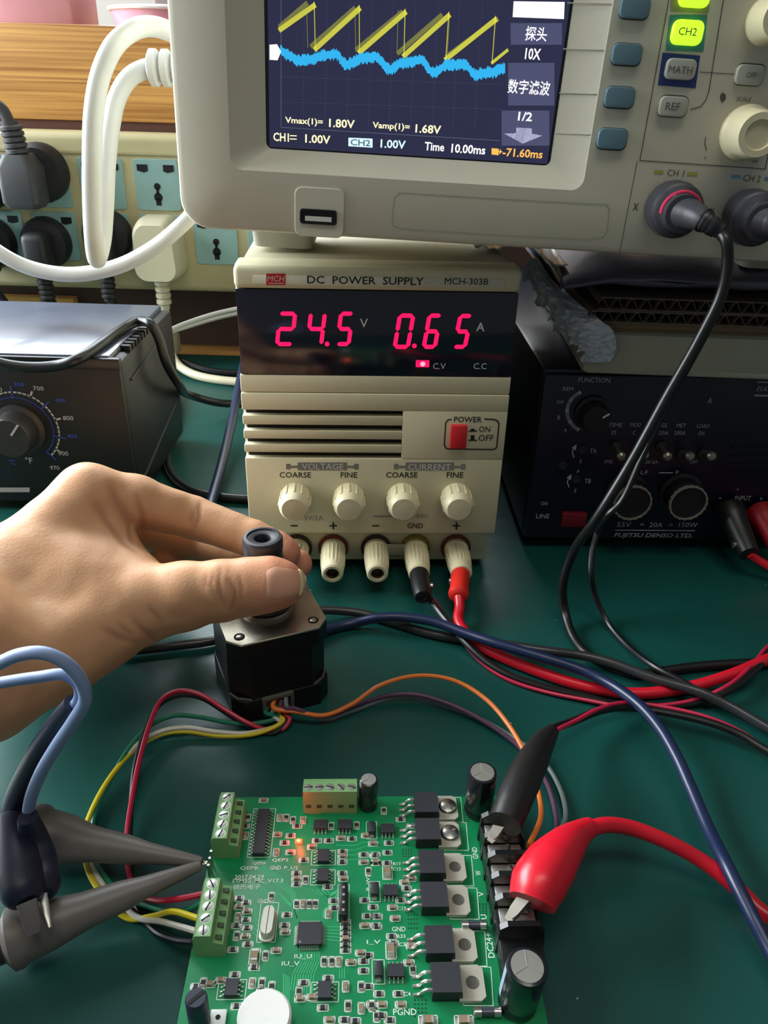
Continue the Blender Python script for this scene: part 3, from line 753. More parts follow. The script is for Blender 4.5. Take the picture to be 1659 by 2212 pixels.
g = MB(); pflat(g, [(985, -60), (1260, -60), (1240, 90), (975, 75)]); g.build('olive_print', mat('olive_print', rgb(150, 152, 96), .5), osc, 0)
g = MB(); pflat(g, [(918, 370), (1182, 392), (1150, 622), (884, 600)]); g.build('blue_print', mat('blue_print', rgb(40, 58, 122), .5), osc, 0)
g = MB(); pflat(g, [(860, 1198), (925, 1201), (922, 1225), (857, 1222)]); pflat(g, [(1095, 1210), (1165, 1214), (1162, 1238), (1092, 1234)]); g.build('yellow_print', mat('yellow_print', rgb(170, 166, 74), .5), osc, 0)
g = MB(); pflat(g, [(1405, 1230), (1468, 1233), (1465, 1257), (1402, 1254)]); pflat(g, [(1640, 1245), (1700, 1248), (1697, 1272), (1637, 1269)]); g.build('light_blue_print', mat('light_blue_print', rgb(96, 140, 172), .5), osc, 0)
g = MB()
def t3(t_, x, y, w_, h_, yy_=-.0002, bold=0.): ptext(g, t_, *c3(x, y), w_ / 3.26, h_ / 3.26, y=yy_, bold=bold, pan=s)
t3('CH 1', 1010, 1218, 118, 44); t3('CH 2', 1548, 1256, 122, 46); t3('X', 728, 1456, 38, 52, bold=.02); t3('Y', 1264, 1490, 34, 48, bold=.02)
t3('SCALE', 1490, 700, 100, 30); t3('CH2', 1095, 222, 128, 56, -.0025); t3('MATH', 1045, 492, 168, 50, -.0025); t3('REF', 990, 750, 100, 54, -.0025); t3('OFF', 1545, 530, 70, 40, -.0025); t3('V', 1218, 1112, 18, 22); t3('mV', 1570, 1135, 40, 22)
lines(g, [c3(965, -20), c3(758, 1130), c3(1640, 1190), c3(1700, 900)], 1.6, -.0002, s)
lines(g, [c3(1346, 0), c3(1244, 640), c3(1225, 700), c3(1185, 752), c3(1115, 770)], 1.6, -.0002, s)
lines(g, [c3(1180, 508), c3(1425, 522)], 1.2, -.0002, s)
lines(g, [c3(738, 1140), c3(612, 1795)], 1.4, -.0002, s)
lines(g, [c3(1222, 965), c3(1215, 1010), c3(1228, 1060)], 1.4, -.0002, s)
pf = [(1340, 650), (1362, 668), (1362, 700), (1340, 725), (1324, 705), (1324, 672)]; pflat(g, pf)
ol = [k2(*p) for p in ((945, 768), (1300, 790), (1690, 812), (1770, 815), (1782, 835), (1772, 920), (1755, 945), (1700, 955), (1300, 935), (950, 912), (922, 900), (916, 870), (925, 790), (945, 768))]
g.build('grey_lettering', mat('dark_grey_print', rgb(84, 84, 80), .6), osc, 0)
g = MB(); lines(g, ol, 1.3, -.0002, s); g.build('groove_shade_line', mat('groove_shadow', rgb(150, 147, 134), .6), osc, 0)  # shade of the panel groove drawn as a flat darker line
# knobs
def osc_knob(px, py, rr, ll=.014):
    c = s(px, py, 0)
    prof_ = [(rr * 1.12, 0), (rr * 1.12, .002), (rr * 1.02, .0035), (rr * .96, ll * .9), (rr * .86, ll), (rr * .60, ll), (rr * .55, ll * .93), (.0001, ll * .92)]
    return MB().lathe(prof_, 28, T(c[0], 0, c[1]) @ FRONT, flute=(14, rr * .05, .003, ll * .92)).build('knob', M_KNOB, osc)
osc_knob(*c3(1500, 935), .0092); osc_knob(*c3(1655, 150), .0074, .012)
# usb port
a_, b_ = s(637, 402), s(742, 515)
MB().prism(rrect(b_[0] - a_[0], a_[1] - b_[1], .003, 4), -.0002, .0007, T((a_[0] + b_[0]) / 2, 0, (a_[1] + b_[1]) / 2) @ RX(90), bev=.0003).build('usb_surround', M_SCOPE, osc)
a_, b_ = s(648, 450, -.001), s(727, 487, -.001)
uc = ((a_[0] + b_[0]) / 2, (a_[1] + b_[1]) / 2); uw, uh = b_[0] - a_[0], a_[1] - b_[1]
up = MB().loft([[(x, y_, z) for x, z in rrect(w_, h_, .0012, 3, *uc)] for w_, h_, y_ in ((uw, uh, -.0007), (uw, uh, -.0014), (uw - .0016, uh - .0016, -.0014), (uw - .002, uh - .002, -.0008))], False, True).build('usb_port', mat('usb_shell_dark', rgb(44, 44, 46), .35, .6), osc)
MB().bx(uc[0] - uw * .36, uc[0] + uw * .36, -.0013, -.0007, uc[1] - uh * .30, uc[1] + uh * .02).build('usb_tongue', mat('usb_white', rgb(214, 214, 210), .4), up)
# feet
zb0 = -.0137
for fx in (s(540, 500)[0] + .008, X1 - .05):
    MB().loft([[(fx + x, .060 + y, z) for x, y in rrect(w_, d_, .004)] for w_, d_, z in ((.028, .034, zb0 if fx < .1 else -.010), (.030, .036, -.004), (.034, .040, .001))]).build('foot', M_SCOPE2, osc)
MB().bx(s(605, 515)[0] + .004, s(660, 520)[0] + .008, .048, .08, -.0085, .001, .001).build('tilt_stand', M_SCOPE2, osc)

# ------------------------------------------------ probe connectors on CH1 and CH2 with their cables
M_PROBE = mat('charcoal_probe_plastic', rgb(58, 58, 66), .45, var=.12, bump=.1)
OW = wmat(osc)
def bnc(px, py, label, end_px, cab, pink):
    c = s(px, py, 0); base = OW @ Vector((c[0], -.0002, c[1]))
    t = thing('probe_connector', label, 'probe cable', base, (0, 1.75, 0), 'probe cables on the oscilloscope')
    MB().lathe([(.0078, 0), (.0108, .001), (.0112, .006), (.0106, .0105), (.0098, .0112), (.0095, .0125), (.0078, .0135), (.0072, .0185), (.0001, .0190)], 32, FRONT, flute=(16, .0002, .001, .010)).build('connector_body', M_PROBE, t)
    e = at(end_px[0], end_px[1], y=base.y - .028); Mi = wmat(t).inverted()
    pe = Mi @ e; p0_ = Vector((0, -.0135, 0)); pm = p0_.lerp(pe, .5) + Vector((.0, -.005, .0010))
    pts_ = spline([p0_, p0_ + Vector((.003, -.006, 0)), pm, pe], 7); n_ = len(pts_)
    MB().tube(pts_, [.0082 * (1 - .66 * (i / (n_ - 1)) ** .7) for i in range(n_)], 20).build('strain_relief', M_PROBE, t)
    g_ = MB()
    for k in range(6):
        i = int(n_ * (.60 + .06 * k)); 
        if i < n_ - 1: g_.lathe([(.0082 * (1 - .66 * (i / (n_ - 1)) ** .7) + .0003, 0), (.0082 * (1 - .66 * (i / (n_ - 1)) ** .7) + .0003, .0007)], 16, aim(pts_[i], pts_[i + 1]))
    g_.build('relief_ribs', M_BLACK, t)
    if pink:
        g_ = MB(); g_.tube([(.0078 * math.cos(a), -.0148, .0078 * math.sin(a)) for a in [R(25 + 8 * k) for k in range(21)]], .0008, 8); g_.build('colour_ring', mat('pink_ring', rgb(226, 50, 96), .4), t)
    MB().tube([Mi @ p for p in spline([e.lerp(base, .06)] + world_pts(cab), 8)], .0022, 12).build('cable', M_BLACKRUB, t)
    return t
bnc(1446, 448, 'dark probe plug with pink ring on the CH1 input', (1556, 500),
    [(1568, 520, None, .318), (1572, 560, None, .318), (1560, 630, None, .318), (1515, 725, None, .316), (1440, 858, None, .312), (1365, 995, None, .308), (1290, 1118, None, .306), (1240, 1190, .042), (1216, 1262, .022), (1220, 1320, .008), (1238, 1375, .0025), (1274, 1417, .0025), (1322, 1441, .0025), (1370, 1456, .0025), (1430, 1450, .0025), (1503, 1440, .0025), (1659, 1432, .0025), (1800, 1440, .0025), (1980, 1560, .0025)], True)
bnc(1612, 466, 'dark probe plug on the CH2 input at the right edge', (1720, 500),
    [(1745, 530, None, .318), (1775, 600, None, .318), (1790, 800, None, .316), (1790, 1050, None, .31), (1800, 1250, .03), (1830, 1380, .003), (1950, 1420, .0025)], False)
cable('thin_black_cable', [(1560, 512, None, .3225), (1575, 540, None, .3225), (1574, 590, None, .3225), (1555, 660, None, .3225), (1520, 730, None, .3215), (1448, 862, None, .318), (1388, 985, None, .3145), (1342, 1083, None, .312), (1313, 1112, None, .312), (1291, 1148, .042), (1280, 1188, .035), (1277, 1238, .026), (1285, 1285, .014), (1310, 1340, .004), (1350, 1390, .002), (1415, 1441, .006), (1470, 1470, .006), (1540, 1510, .0025), (1600, 1545, .0025), (1659, 1572, .0025), (1800, 1640, .0025)], .0015, M_BLACKRUB, 'thin black cable running down beside the thicker CH1 probe cable', 'cable')

# ================================================================== electronic load
M_LOAD = mat('navy_black_enamel', rgb(13, 17, 36), .32, var=.2, bump=.08)
M_LOADTX = mat('load_white_print', rgb(190, 192, 196), .6)
ld = thing('electronic_load', 'dark navy electronic load unit at the right of the power supply', 'electronic load', (.0808, .392, 0), (0, 0, 2))
e = Panel(ld)
LZ = .1075
MB().bx(0, .215, .004, .25, .0055, LZ, .002).build('case', M_LOAD, ld)
MB().bx(.0006, .2144, 0, .0045, .0075, LZ - .002, .0008).build('front_panel', M_LOAD, ld)
for x in (.02, .19):
    for y in (.03, .22): MB().lathe([(.007, 0), (.008, .006)], 16, T(x, y, 0)).build('rubber_foot', M_BLACK, ld)
def c6(x, y): return 1060 + x / 2.77, 520 + y / 2.77
g = MB()
def t6(t_, x, y, w_, h_, slant=0., bold=0.): ptext(g, t_, *c6(x, y), w_ / 2.77, h_ / 2.77, y=-.0003, slant=slant, bold=bold, pan=e)
for a_ in (('FUNCTION', 620, 834, 190, 28), ('REM', 463, 886, 62, 22), ('SW', 416, 966, 42, 22), ('B', 408, 1058, 16, 24), ('A', 447, 1134, 18, 22), ('A', 1312, 956, 24, 34), ('TIME', 745, 1102, 84, 24), ('MOD', 868, 1102, 62, 24), ('RANGE', 1008, 1104, 94, 24), ('MET', 1140, 1106, 56, 24), ('LOAD', 1272, 1108, 74, 24), ('3S', 736, 1148, 30, 24), ('C', 858, 1148, 16, 24), ('0.10·20A', 1002, 1150, 124, 24), ('200A', 1132, 1150, 68, 24), ('ON', 1260, 1152, 36, 24), ('1MS', 705, 1322, 48, 20), ('20·2A', 964, 1324, 76, 20), ('OFF', 1216, 1324, 46, 20), ('TA', 614, 1258, 40, 26), ('TB', 580, 1438, 40, 26), ('S', 538, 1320, 14, 20), ('F', 524, 1382, 14, 20), ('S', 506, 1496, 14, 20), ('LF', 920, 1386, 44, 24), ('B', 1116, 1388, 20, 26), ('ON', 320, 1572, 38, 22), ('LINE', 312, 1648, 80, 26), ('INPUT', 1510, 1540, 96, 26), ('-', 1374, 1540, 14, 6), ('+', 1618, 1544, 18, 18), ('+', 1478, 1488, 12, 12)): t6(*a_)
t6('55V', 798, 1698, 82, 28); t6('=', 906, 1698, 22, 10); t6('20A', 990, 1700, 78, 28); t6('=', 1078, 1700, 22, 10); t6('150W', 1182, 1700, 112, 28)
t6('FUJITSU DENSO LTD.', 974, 1766, 468, 32, .25, .02); t6('EUL', 1628, 886, 66, 26, .2)
lines(g, [c6(748, 1732), c6(1220, 1735)], 3.2, -.0003, e); lines(g, [c6(800, 1387), c6(880, 1387)], 3.2, -.0003, e); lines(g, [c6(1010, 1388), c6(1088, 1389)], 3.2, -.0003, e)
lines(g, [c6(1600, 846), c6(1680, 848)], 3, -.0003, e); lines(g, [c6(1580, 926), c6(1680, 928)], 4, -.0003, e)
for k in range(4):
    ang = [R(118 + 31 * k + 27 * i / 6) for i in range(7)]
    cc = (600, 1022)
    lines(g, [c6(cc[0] + 142 * math.cos(a) * 1.0, cc[1] - 142 * math.sin(a) * .9) for a in ang], 9, -.0003, e)
for cx_, cy_ in ((500, 1262), (470, 1440)):
    lines(g, [c6(cx_ - 2, cy_ + 34), c6(cx_ - 12, cy_ + 5), c6(cx_, cy_ - 28)], 2.6, -.0003, e); patch(g, [e(*c6(cx_ - 16, cy_ - 22), -.0003), e(*c6(cx_ + 14, cy_ - 44), -.0003), e(*c6(cx_ + 10, cy_ - 8), -.0003)], -.0003)
g.build('white_lettering', M_LOADTX, ld, 0)
M_LKN = mat('matte_black_knob', rgb(18, 19, 24), .5)
c = e(*c6(600, 1022)); kn = MB().lathe([(.0094, 0), (.0094, .003), (.0080, .004), (.0076, .012), (.0070, .0128), (.0001, .0130)], 30, T(c[0], 0, c[1]) @ FRONT, flute=(15, .0003, .004, .0120)).build('function_knob', M_LKN, ld)
g = MB(); g.bx(.0030, .0070, -.0134, -.0129, -.0004, .0004, 0, T(c[0], 0, c[1]) @ RY(-35)); o = g.build('pointer_mark', M_WHITETX, kn)
for x, y in ((805, 1545), (1130, 1545)):
    c = e(*c6(x, y - 45)); kn = MB().lathe([(.0120, 0), (.0120, .002), (.0104, .003), (.0104, .0125), (.0100, .0128)], 40, T(c[0], 0, c[1]) @ FRONT, flute=(20, .0005, .003, .0126)).build('dial_knob', M_LKN, ld)
    MB().ring([(.0096, .0126), (.0107, .0126), (.0107, .0144), (.0096, .0144)], 40, T(c[0], 0, c[1]) @ FRONT, flute=.0005).build('bezel_ring', mat('worn_nickel', rgb(172, 170, 158), .4, .6), kn)
    MB().lathe([(.0096, .0122), (.0096, .0134), (.0001, .0136)], 30, T(c[0], 0, c[1]) @ FRONT).build('knob_cap', M_LKN, kn)
for x, y in ((745, 1225), (875, 1262), (1015, 1225), (1140, 1270), (1265, 1270)):
    c = e(*c6(x, y)); sw_ = MB().lathe([(.0032, 0), (.0032, .0022), (.0022, .0026)], 6, T(c[0], 0, c[1]) @ FRONT).build('toggle_switch', mat('switch_nut', rgb(70, 70, 66), .4, .8), ld)
    MB().lathe([(.0012, 0), (.0016, .007), (.0024, .0085), (.0026, .0105), (.0016, .0118), (.0001, .0120)], 16, T(c[0], -.002, c[1]) @ RX(96 if y < 1250 else 70)).build('toggle_lever', mat('switch_lever', rgb(148, 146, 134), .3, .8), sw_)
for x, y in ((548, 1248), (512, 1425), (430, 1345)):
    c = e(*c6(x, y)); MB().lathe([(.0024, 0), (.0024, .0008), (.0014, .0010), (.0001, .0004)], 14, T(c[0], 0, c[1]) @ FRONT).build('trimmer', mat('dark_trimmer', rgb(38, 40, 44), .5), ld)
a_, b_ = e(*c6(425, 1618)), e(*c6(560, 1702)); MB().bx(a_[0], b_[0], -.003, .001, b_[1], a_[1], .0008).build('line_switch', mat('deep_red_rocker', rgb(120, 16, 34), .4), ld)
c = e(*c6(1570, 1054)); 
g = MB()
for k in range(4): g.bx(e(*c6(1440, 1250))[0], .212, -.0008, .0005, e(*c6(1440, 1235 + 52 * k))[1] - .0008, e(*c6(1440, 1235 + 52 * k))[1] + .0008)
g.build('grille_ribs', M_LOAD, ld)
# plugs at the load input
LW = wmat(ld)
def load_plug(px, py, m, label, px2, py2, z2, wire):
    c = e(px, py); p0 = LW @ Vector((c[0], -.0003, c[1])); p1 = at(px2, py2, z=z2)
    t = thing('terminal_plug', label, 'plug', p0, group='plugs on the load input')
    A = aim((0, 0, 0), p1 - p0); ln = (p1 - p0).length
    MB().lathe([(.0085, 0), (.0088, .003), (.0080, .008), (.0070, .012), (.0064, ln*.7), (.0054, ln), (.0022, ln + .001)], 24, A).build('sleeve', m, t)
    MB().lathe([(.0020, 0), (.0020, .0012), (.0010, .0016)], 12, A @ T(0, 0, ln*.8) @ RY(90 if px > 1600 else -90) @ T(0, 0, .0058)).build('set_screw', M_METAL, t)
    MB().tube(spline([p1 - p0] + [p - p0 for p in world_pts(wire)], 8), .0022, 12).build('wire', M_REDCAB, t)
load_plug(1572, 1098, M_BLACK, 'black plug with red wire on the load input', 1618, 1196, .016, [(1634, 1207, .013), (1659, 1222, .010), (1720, 1260, .003), (1850, 1300, .0025)])
load_plug(1640, 1105, mat('dark_red_sleeve', rgb(150, 20, 34), .4), 'dark red plug on the load input at the right edge', 1690, 1190, .018, [(1710, 1200, .014), (1780, 1240, .003), (1880, 1260, .0025)])

# ================================================================== things stacked on the load
def ltop(px, py, z): return at(px, py, z=z)
ya = .386
def stackbox(name, px0, z0, z1, label, cat, m, depth=.19, yf=ya, bev=.002, rz=0., w_=.19):
    x0 = at(px0, 760, y=yf).x
    o = MB().bx(0, w_, 0, depth, 0, z1 - z0, bev).build(name, m); o.location = (x0, yf, z0); o.rotation_euler = (0, 0, R(rz)); return tag(o, label, cat)
slab = stackbox('foam_slab', 1262, LZ + .0003, .1300, 'pale grey-green foam slab lying on the electronic load', 'slab', mat('grey_green_foam', rgb(178, 180, 158), .75, var=.08, bump=.2), bev=.004, rz=-1.5)
M_CARD = mat('corrugated_cardboard', rgb(134, 112, 82), .8, var=.2, vscale=80); M_CARD2 = mat('grey_cardboard', rgb(116, 104, 88), .8, var=.2, vscale=80)
def card(name, x0, yf, z0, th_, w_, label, flutes=True, rz=0., m=M_CARD):
    t = thing(name, label, 'cardboard', (x0, yf, z0), (0, 0, rz), 'cardboard sheets stacked on the electronic load')
    lt_ = .0006
    MB().bx(0, w_, 0, .17, 0, lt_).build('bottom_liner', m, t); MB().bx(.001, w_, .0005, .17, th_ - lt_, th_).build('top_liner', m, t)
    if flutes:
        per = .0072; n_ = int(w_ / per * 8); g_ = MB(); lo, hi = [], []
        vs = []
        for k in range(n_ + 1):
            x = w_ * k / n_; z = th_ / 2 + (th_ / 2 - lt_ * .9) * math.sin(2 * PI * x / per)
            vs += [(x, .0006, z - .0002), (x, .0006, z + .0002), (x, .168, z + .0002), (x, .168, z - .0002)]
        fs = []
        for k in range(n_):
            for j in range(4): fs.append([k*4 + j, k*4 + (j+1) % 4, k*4 + 4 + (j+1) % 4, k*4 + 4 + j])
        g_.add(vs, fs).build('corrugation', m, t)
    else:
        MB().bx(.0008, w_ - .001, .0012, .168, lt_, th_ - lt_).build('core', m, t)
    return t
xc = at(1272, 700, y=ya).x
card('cardboard_sheet', xc + .003, ya + .003, .1303, .0042, .18, 'brown cardboard sheet resting directly on the foam slab', False, -1)
card('cardboard_sheet', xc, ya + .001, .1347, .0058, .18, 'corrugated cardboard sheet in the middle of the stack, open flutes showing', True, -.6, M_CARD2)
card('cardboard_sheet', xc + .004, ya + .002, .1407, .0062, .18, 'uppermost corrugated cardboard sheet below the dark bag', True, -1.2, M_CARD2)
# dark antistatic bag on the cardboard: a slumped pillow
def crumple(nx, ny, fn):
    vs, fs = [], []
    for j in range(ny + 1):
        for i in range(nx + 1): vs.append(fn(i / nx, j / ny))
    for j in range(ny):
        for i in range(nx): a = j * (nx + 1) + i; fs.append([a, a + 1, a + nx + 2, a + nx + 1])
    return vs, fs
def shell(fn, nx, ny, name, m, th_=.0004):
    vs, fs = crumple(nx, ny, fn)
    o = MB().add(vs, fs).build(name, m, None, 60)
    md = o.modifiers.new('thickness', 'SOLIDIFY'); md.thickness = th_; md.offset = 0
    return o
M_BAG = mat('antistatic_grey_film', rgb(92, 90, 108), .22, .25, var=.25, vscale=40, bump=.5, bscale=60, coat=.3)
xb = at(1215, 600, y=ya).x
def pil(u, v):
    a = 2 * PI * v
    x = xb + .20 * u
    e_ = min(1, (u + .02) * 7) ** .5
    hh = .0085 * e_ ; dd = .075
    z = .1475 + hh + hh * math.sin(a) + .0012 * mnoise.noise(Vector((x * 60, math.cos(a) * 2, math.sin(a) * 2)))
    y = ya + dd - .004 - dd * math.cos(a) * (1 - .12 * (1 - e_)) + .0015 * mnoise.noise(Vector((x * 40, a, 3)))
    return (x, y, max(z, .1474))
o = shell(pil, 60, 28, 'antistatic_bag', M_BAG); tag(o, 'dark grey antistatic bag on top of the cardboard stack', 'bag')
# clear plastic bag hanging over the left of the stack
def film(name, c, rough):
    m = mat(name, c, rough, 0., var=.3, vscale=70, bump=.9, bscale=120, coat=.6); return m
OE = spline(world_pts([(1136, 574, None, .440), (1157, 643, None, .425), (1179, 672, None, .415), (1204, 708, None, .405), (1233, 737, None, .395), (1252, 755, None, .388), (1266, 782, None, .3835)]), 10)
IE = spline(world_pts([(1160, 556, None, .440), (1200, 612, None, .420), (1258, 662, None, .398), (1296, 690, None, .3845), (1322, 715, None, .3825), (1334, 748, None, .3825), (1318, 782, None, .3830)]), 10)
def bagf(u, v):
    k = u * (len(OE) - 1); i = min(int(k), len(OE) - 2); f = k - i
    p = OE[i].lerp(OE[i + 1], f).lerp(IE[i].lerp(IE[i + 1], f), v)
    n1 = mnoise.noise(Vector((u * 7, v * 3, 1.3))); n2 = mnoise.noise(Vector((u * 22, v * 8, 7.7)))
    p = p + Vector((-.5, -.8, .2)) * (.005 * math.sin(PI * v) + .0030 * n1 + .0024 * n2 + .0012 * mnoise.noise(Vector((u * 55, v * 20, 2.))))
    if v < .2: p = p + Vector((-.0035, 0, -.0035)) * (mnoise.noise(Vector((u * 34, 0, 5))) + mnoise.noise(Vector((u * 11, 3, 5)))) * (1 - v / .2)
    return tuple(p)
o = shell(bagf, 110, 26, 'plastic_bag', film('clear_film', rgb(214, 222, 236), .14)); tag(o, 'shiny clear plastic bag hanging crumpled at the left of the stack', 'bag')
def bagg(u, v):
    p = Vector((xb - .046 + .052 * u, .505 - .10 * v, .1650 + .0030 * math.sin(u * 9 + v * 3)))
    p += Vector((0, 0, 1)) * (.0022 * mnoise.noise(Vector((u * 14, v * 6, 2)))) - Vector((0, 0, .010)) * (u - .5) * v
    return tuple(p)
o = shell(bagg, 50, 30, 'plastic_sheet', film('white_film', rgb(206, 208, 212), .2)); tag(o, 'white crumpled plastic wrap wedged under the oscilloscope', 'plastic wrap')

# ================================================================== soldering station
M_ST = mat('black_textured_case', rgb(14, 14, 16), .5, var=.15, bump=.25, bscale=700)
M_STTOP = mat('black_lid_sheen_tint', rgb(78, 84, 100), .34, var=.25, vscale=25, coat=.3)  # window reflection put into the base colour: black lid lightened to blue-grey
st = thing('soldering_station', 'black soldering station with temperature dial at the left', 'soldering station', (-.2095, .42, 0), (0, 0, 0))
h = Panel(st)
SXL, SXR = -.0605, .0605
TZ = h(150, 768)[1]
MB().bx(SXL, SXR, .003, .115, .005, TZ - .0035, .003).build('case', M_ST, st)
MB().bx(SXL + .0006, SXR - .0006, 0, .0035, .0065, TZ - .006, .0008).build('front_panel', mat('black_front_panel', rgb(12, 12, 14), .5, var=.15), st)
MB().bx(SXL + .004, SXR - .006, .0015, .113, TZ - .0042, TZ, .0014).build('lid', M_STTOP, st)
MB().bx(SXL, SXR, -.0006, .004, TZ - .0075, TZ - .0012, .0008).build('lid_lip', M_BLACK, st)
for k in range(9): MB().bx(SXR - .0062, SXR - .0004, .022 + k * .0062, .0255 + k * .0062, TZ - .0045, TZ - .0004, .0005).build('vent_rib', M_ST, st)
MB().tube([(SXR + .0004, .014, TZ - .018), (SXR + .0004, .085, TZ - .013)], .0008, 6).build('side_moulding', M_ST, st)
MB().tube([(SXR + .0004, .010, .020), (SXR + .0004, .018, .019), (SXR + .0004, .10, .034)], .0008, 6).build('side_moulding', M_ST, st)
for x in (-.05, .05):
    for y in (.015, .10): MB().lathe([(.005, 0), (.006, .0055)], 14, T(x, y, 0)).build('rubber_foot', M_BLACK, st)
def c1(x, y): return x / 2.962, 600 + y / 2.962
M_DGTX = mat('grey_white_print', rgb(176, 176, 178), .6); M_BLTX = mat('blue_print_text', rgb(52, 76, 190), .6)
dc = h(*c1(130, 965)); rad = h(*c1(375, 965))[0] - dc[0]
g = MB(); gb_ = MB()
def arc(mb, r_, a0, a1, wd): mb.mark(); line2(mb, [(dc[0] + r_ * math.cos(R(a0 + (a1 - a0) * k / 40)), dc[1] + r_ * math.sin(R(a0 + (a1 - a0) * k / 40))) for k in range(41)], wd, -.0002)
arc(g, rad, -48, 228, .0010); arc(gb_, rad * .86, -48, 150, .0005)
def tick(mb, a_, r0, r1, wd): mb.mark(); line2(mb, [(dc[0] + r0 * rad * math.cos(R(a_)), dc[1] + r0 * rad * math.sin(R(a_))), (dc[0] + r1 * rad * math.cos(R(a_)), dc[1] + r1 * rad * math.sin(R(a_)))], wd, -.0002)
for a_ in (-34, 16, 64, 118, 164, 206): tick(g, a_, 1., 1.14, .0011)
for a_ in (-12, 41, 91, 140, -48, 228): tick(gb_, a_, .84, 1.16, .0007)
def t1(mb, t_, x, y, w_, h_, bold=.01): ptext(mb, t_, *c1(x, y), w_ / 2.962, h_ / 2.962, y=-.0002, bold=bold, pan=h)
for a_ in (('700', 245, 708, 68, 28), ('800', 436, 898, 66, 28), ('900', 404, 1124, 66, 28), ('600', -20, 715, 66, 28), ('°F', 185, 1168, 44, 38), ('970', 350, 1216, 60, 26)): t1(g, *a_)
for a_ in (('350', 122, 682, 64, 24), ('400', 386, 784, 64, 24), ('450', 462, 1014, 62, 24), ('°C', 80, 1180, 38, 34)): t1(gb_, *a_)
g.mark(); patch(g, [h(*c1(-40, 1342), -.0002), h(*c1(190, 1342), -.0002), h(*c1(190, 1372), -.0002), h(*c1(-40, 1372), -.0002)], -.0002)
t1(gb_, 'D', 722, 1244, 44, 30)
g.build('white_dial_print', M_DGTX, st, 0); gb_.build('blue_dial_print', M_BLTX, st, 0)
kn = MB().lathe([(.0150, 0), (.0150, .002), (.0125, .003), (.0120, .014), (.0112, .0150), (.0001, .0153)], 36, T(dc[0], -.0003, dc[1]) @ FRONT, flute=(18, .0003, .003, .014)).build('temperature_knob', mat('dark_grey_knob', rgb(44, 42, 42), .45), st)
MB().bx(dc[0] - .0006, dc[0] + .0006, -.0158, -.0150, dc[1] + .003, dc[1] + .0110, 0, T(dc[0], 0, dc[1]) @ RY(38) @ T(-dc[0], 0, -dc[1])).build('pointer_mark', M_DGTX, kn)
MB().bx(dc[0] - .0128, dc[0] - .0118, -.0130, -.0035, dc[1] - .0015, dc[1] + .0015, 0, T(dc[0], 0, dc[1]) @ RY(-8) @ T(-dc[0], 0, -dc[1])).build('red_mark', mat('red_mark', rgb(180, 24, 40), .5), kn)

# ================================================================== loose cables
tz = TZ + .0032
cable('station_cord', [(-60, 760, None, .413), (0, 784, None, .413), (60, 793, None, .413), (120, 790, None, .413), (170, 775, None, .413), (215, 745, tz), (262, 712, tz), (300, 694, tz + .001), (325, 700, None, .470), (342, 728, None, .470), (358, 780, None, .47), (385, 828, None, .485), (420, 857, .020), (470, 870, .012), (530, 873, .006), (600, 872, .004)], .0030, M_BLACKRUB, 'black cord draped over the soldering station lid', 'cable', n=12)
cable('black_cord', [(340, 742, .010), (370, 765, .008), (405, 785, .006), (450, 800, .004), (510, 806, .0035), (600, 806, .0035)], .0030, M_BLACKRUB, 'black cord on the mat between station and power supply, behind', 'cable')
cable('black_cord', [(385, 850, .0035), (380, 890, .003), (364, 950, .003), (362, 1000, .003), (378, 1035, .003), (420, 1062, .003), (480, 1074, .003), (560, 1078, .003), (640, 1070, .003)], .0030, M_BLACKRUB, 'black cord curving round in front of the station to the power supply', 'cable', n=12)
cable('navy_cord', [(528, 780, .030), (520, 815, .026), (508, 875, .020), (492, 950, .014), (475, 1020, .010), (455, 1090, .0075), (440, 1150, .005), (430, 1200, .0035)], .0034, M_BLUECAB, 'straight dark blue cord slanting down beside the power supply', 'cable', n=12)
for k, dz in enumerate((0, .0062)):
    cable('thin_white_cable', [(600, 652 + k * 10, None, .70), (512, 667 + k * 10, None, .70), (460, 679 + k * 10, None, .69), (400, 699 + k * 8, None, .67), (366, 714 + k * 4, None, .65), (345, 726, None, .63)], .0020, M_WHITECAB, ('upper' if k == 0 else 'lower') + ' of the two thin white cables left of the power supply', 'cable', 'thin white cables')
ad = MB().box((0, 0, .0115), (.022, .030, .022), .005, seg=3).build('white_adapter', M_PLUGW); ad.location = at(362, 772, z=0) + Vector((0, 0, .0003)); tag(ad, 'small white adapter block behind the station', 'adapter')
cable('black_cord', [(250, 1408, .0033), (300, 1404, .003), (380, 1395, .003), (450, 1386, .003), (520, 1370, .003), (600, 1340, .0055), (660, 1322, .006), (705, 1318, .005), (780, 1325, .003), (841, 1342, .0024), (931, 1369, .0024), (1021, 1383, .0035), (1094, 1393, .008), (1172, 1405, .0085), (1262, 1417, .007), (1322, 1432, .007), (1412, 1465, .0075), (1503, 1492, .0085), (1575, 1525, .006), (1659, 1573, .004), (1800, 1650, .0025)], .0022, mat('grey_black_sheath', rgb(44, 44, 46), .3, bump=.3, bscale=300), 'grey-black cable crossing the mat from behind the motor to the right', 'cable', n=12)
cable('navy_cord', [(640, 1395, .004), (709, 1360, .003), (762, 1347, .003), (823, 1334, .0075), (877, 1334, .0085), (943, 1345, .0095), (1009, 1369, .0105), (1082, 1393, .0125), (1172, 1420, .0125), (1262, 1450, .0105), (1322, 1480, .011), (1383, 1525, .0135), (1425, 1573, .013), (1461, 1634, .011), (1491, 1700, .009), (1530, 1790, .009), (1575, 1880, .0125), (1620, 1970, .010), (1659, 2045, .007), (1720, 2160, .004), (1760, 2260, .003)], .0024, M_BLUECAB, 'long dark blue cable sweeping over the red lead to the bottom right', 'cable', n=12)
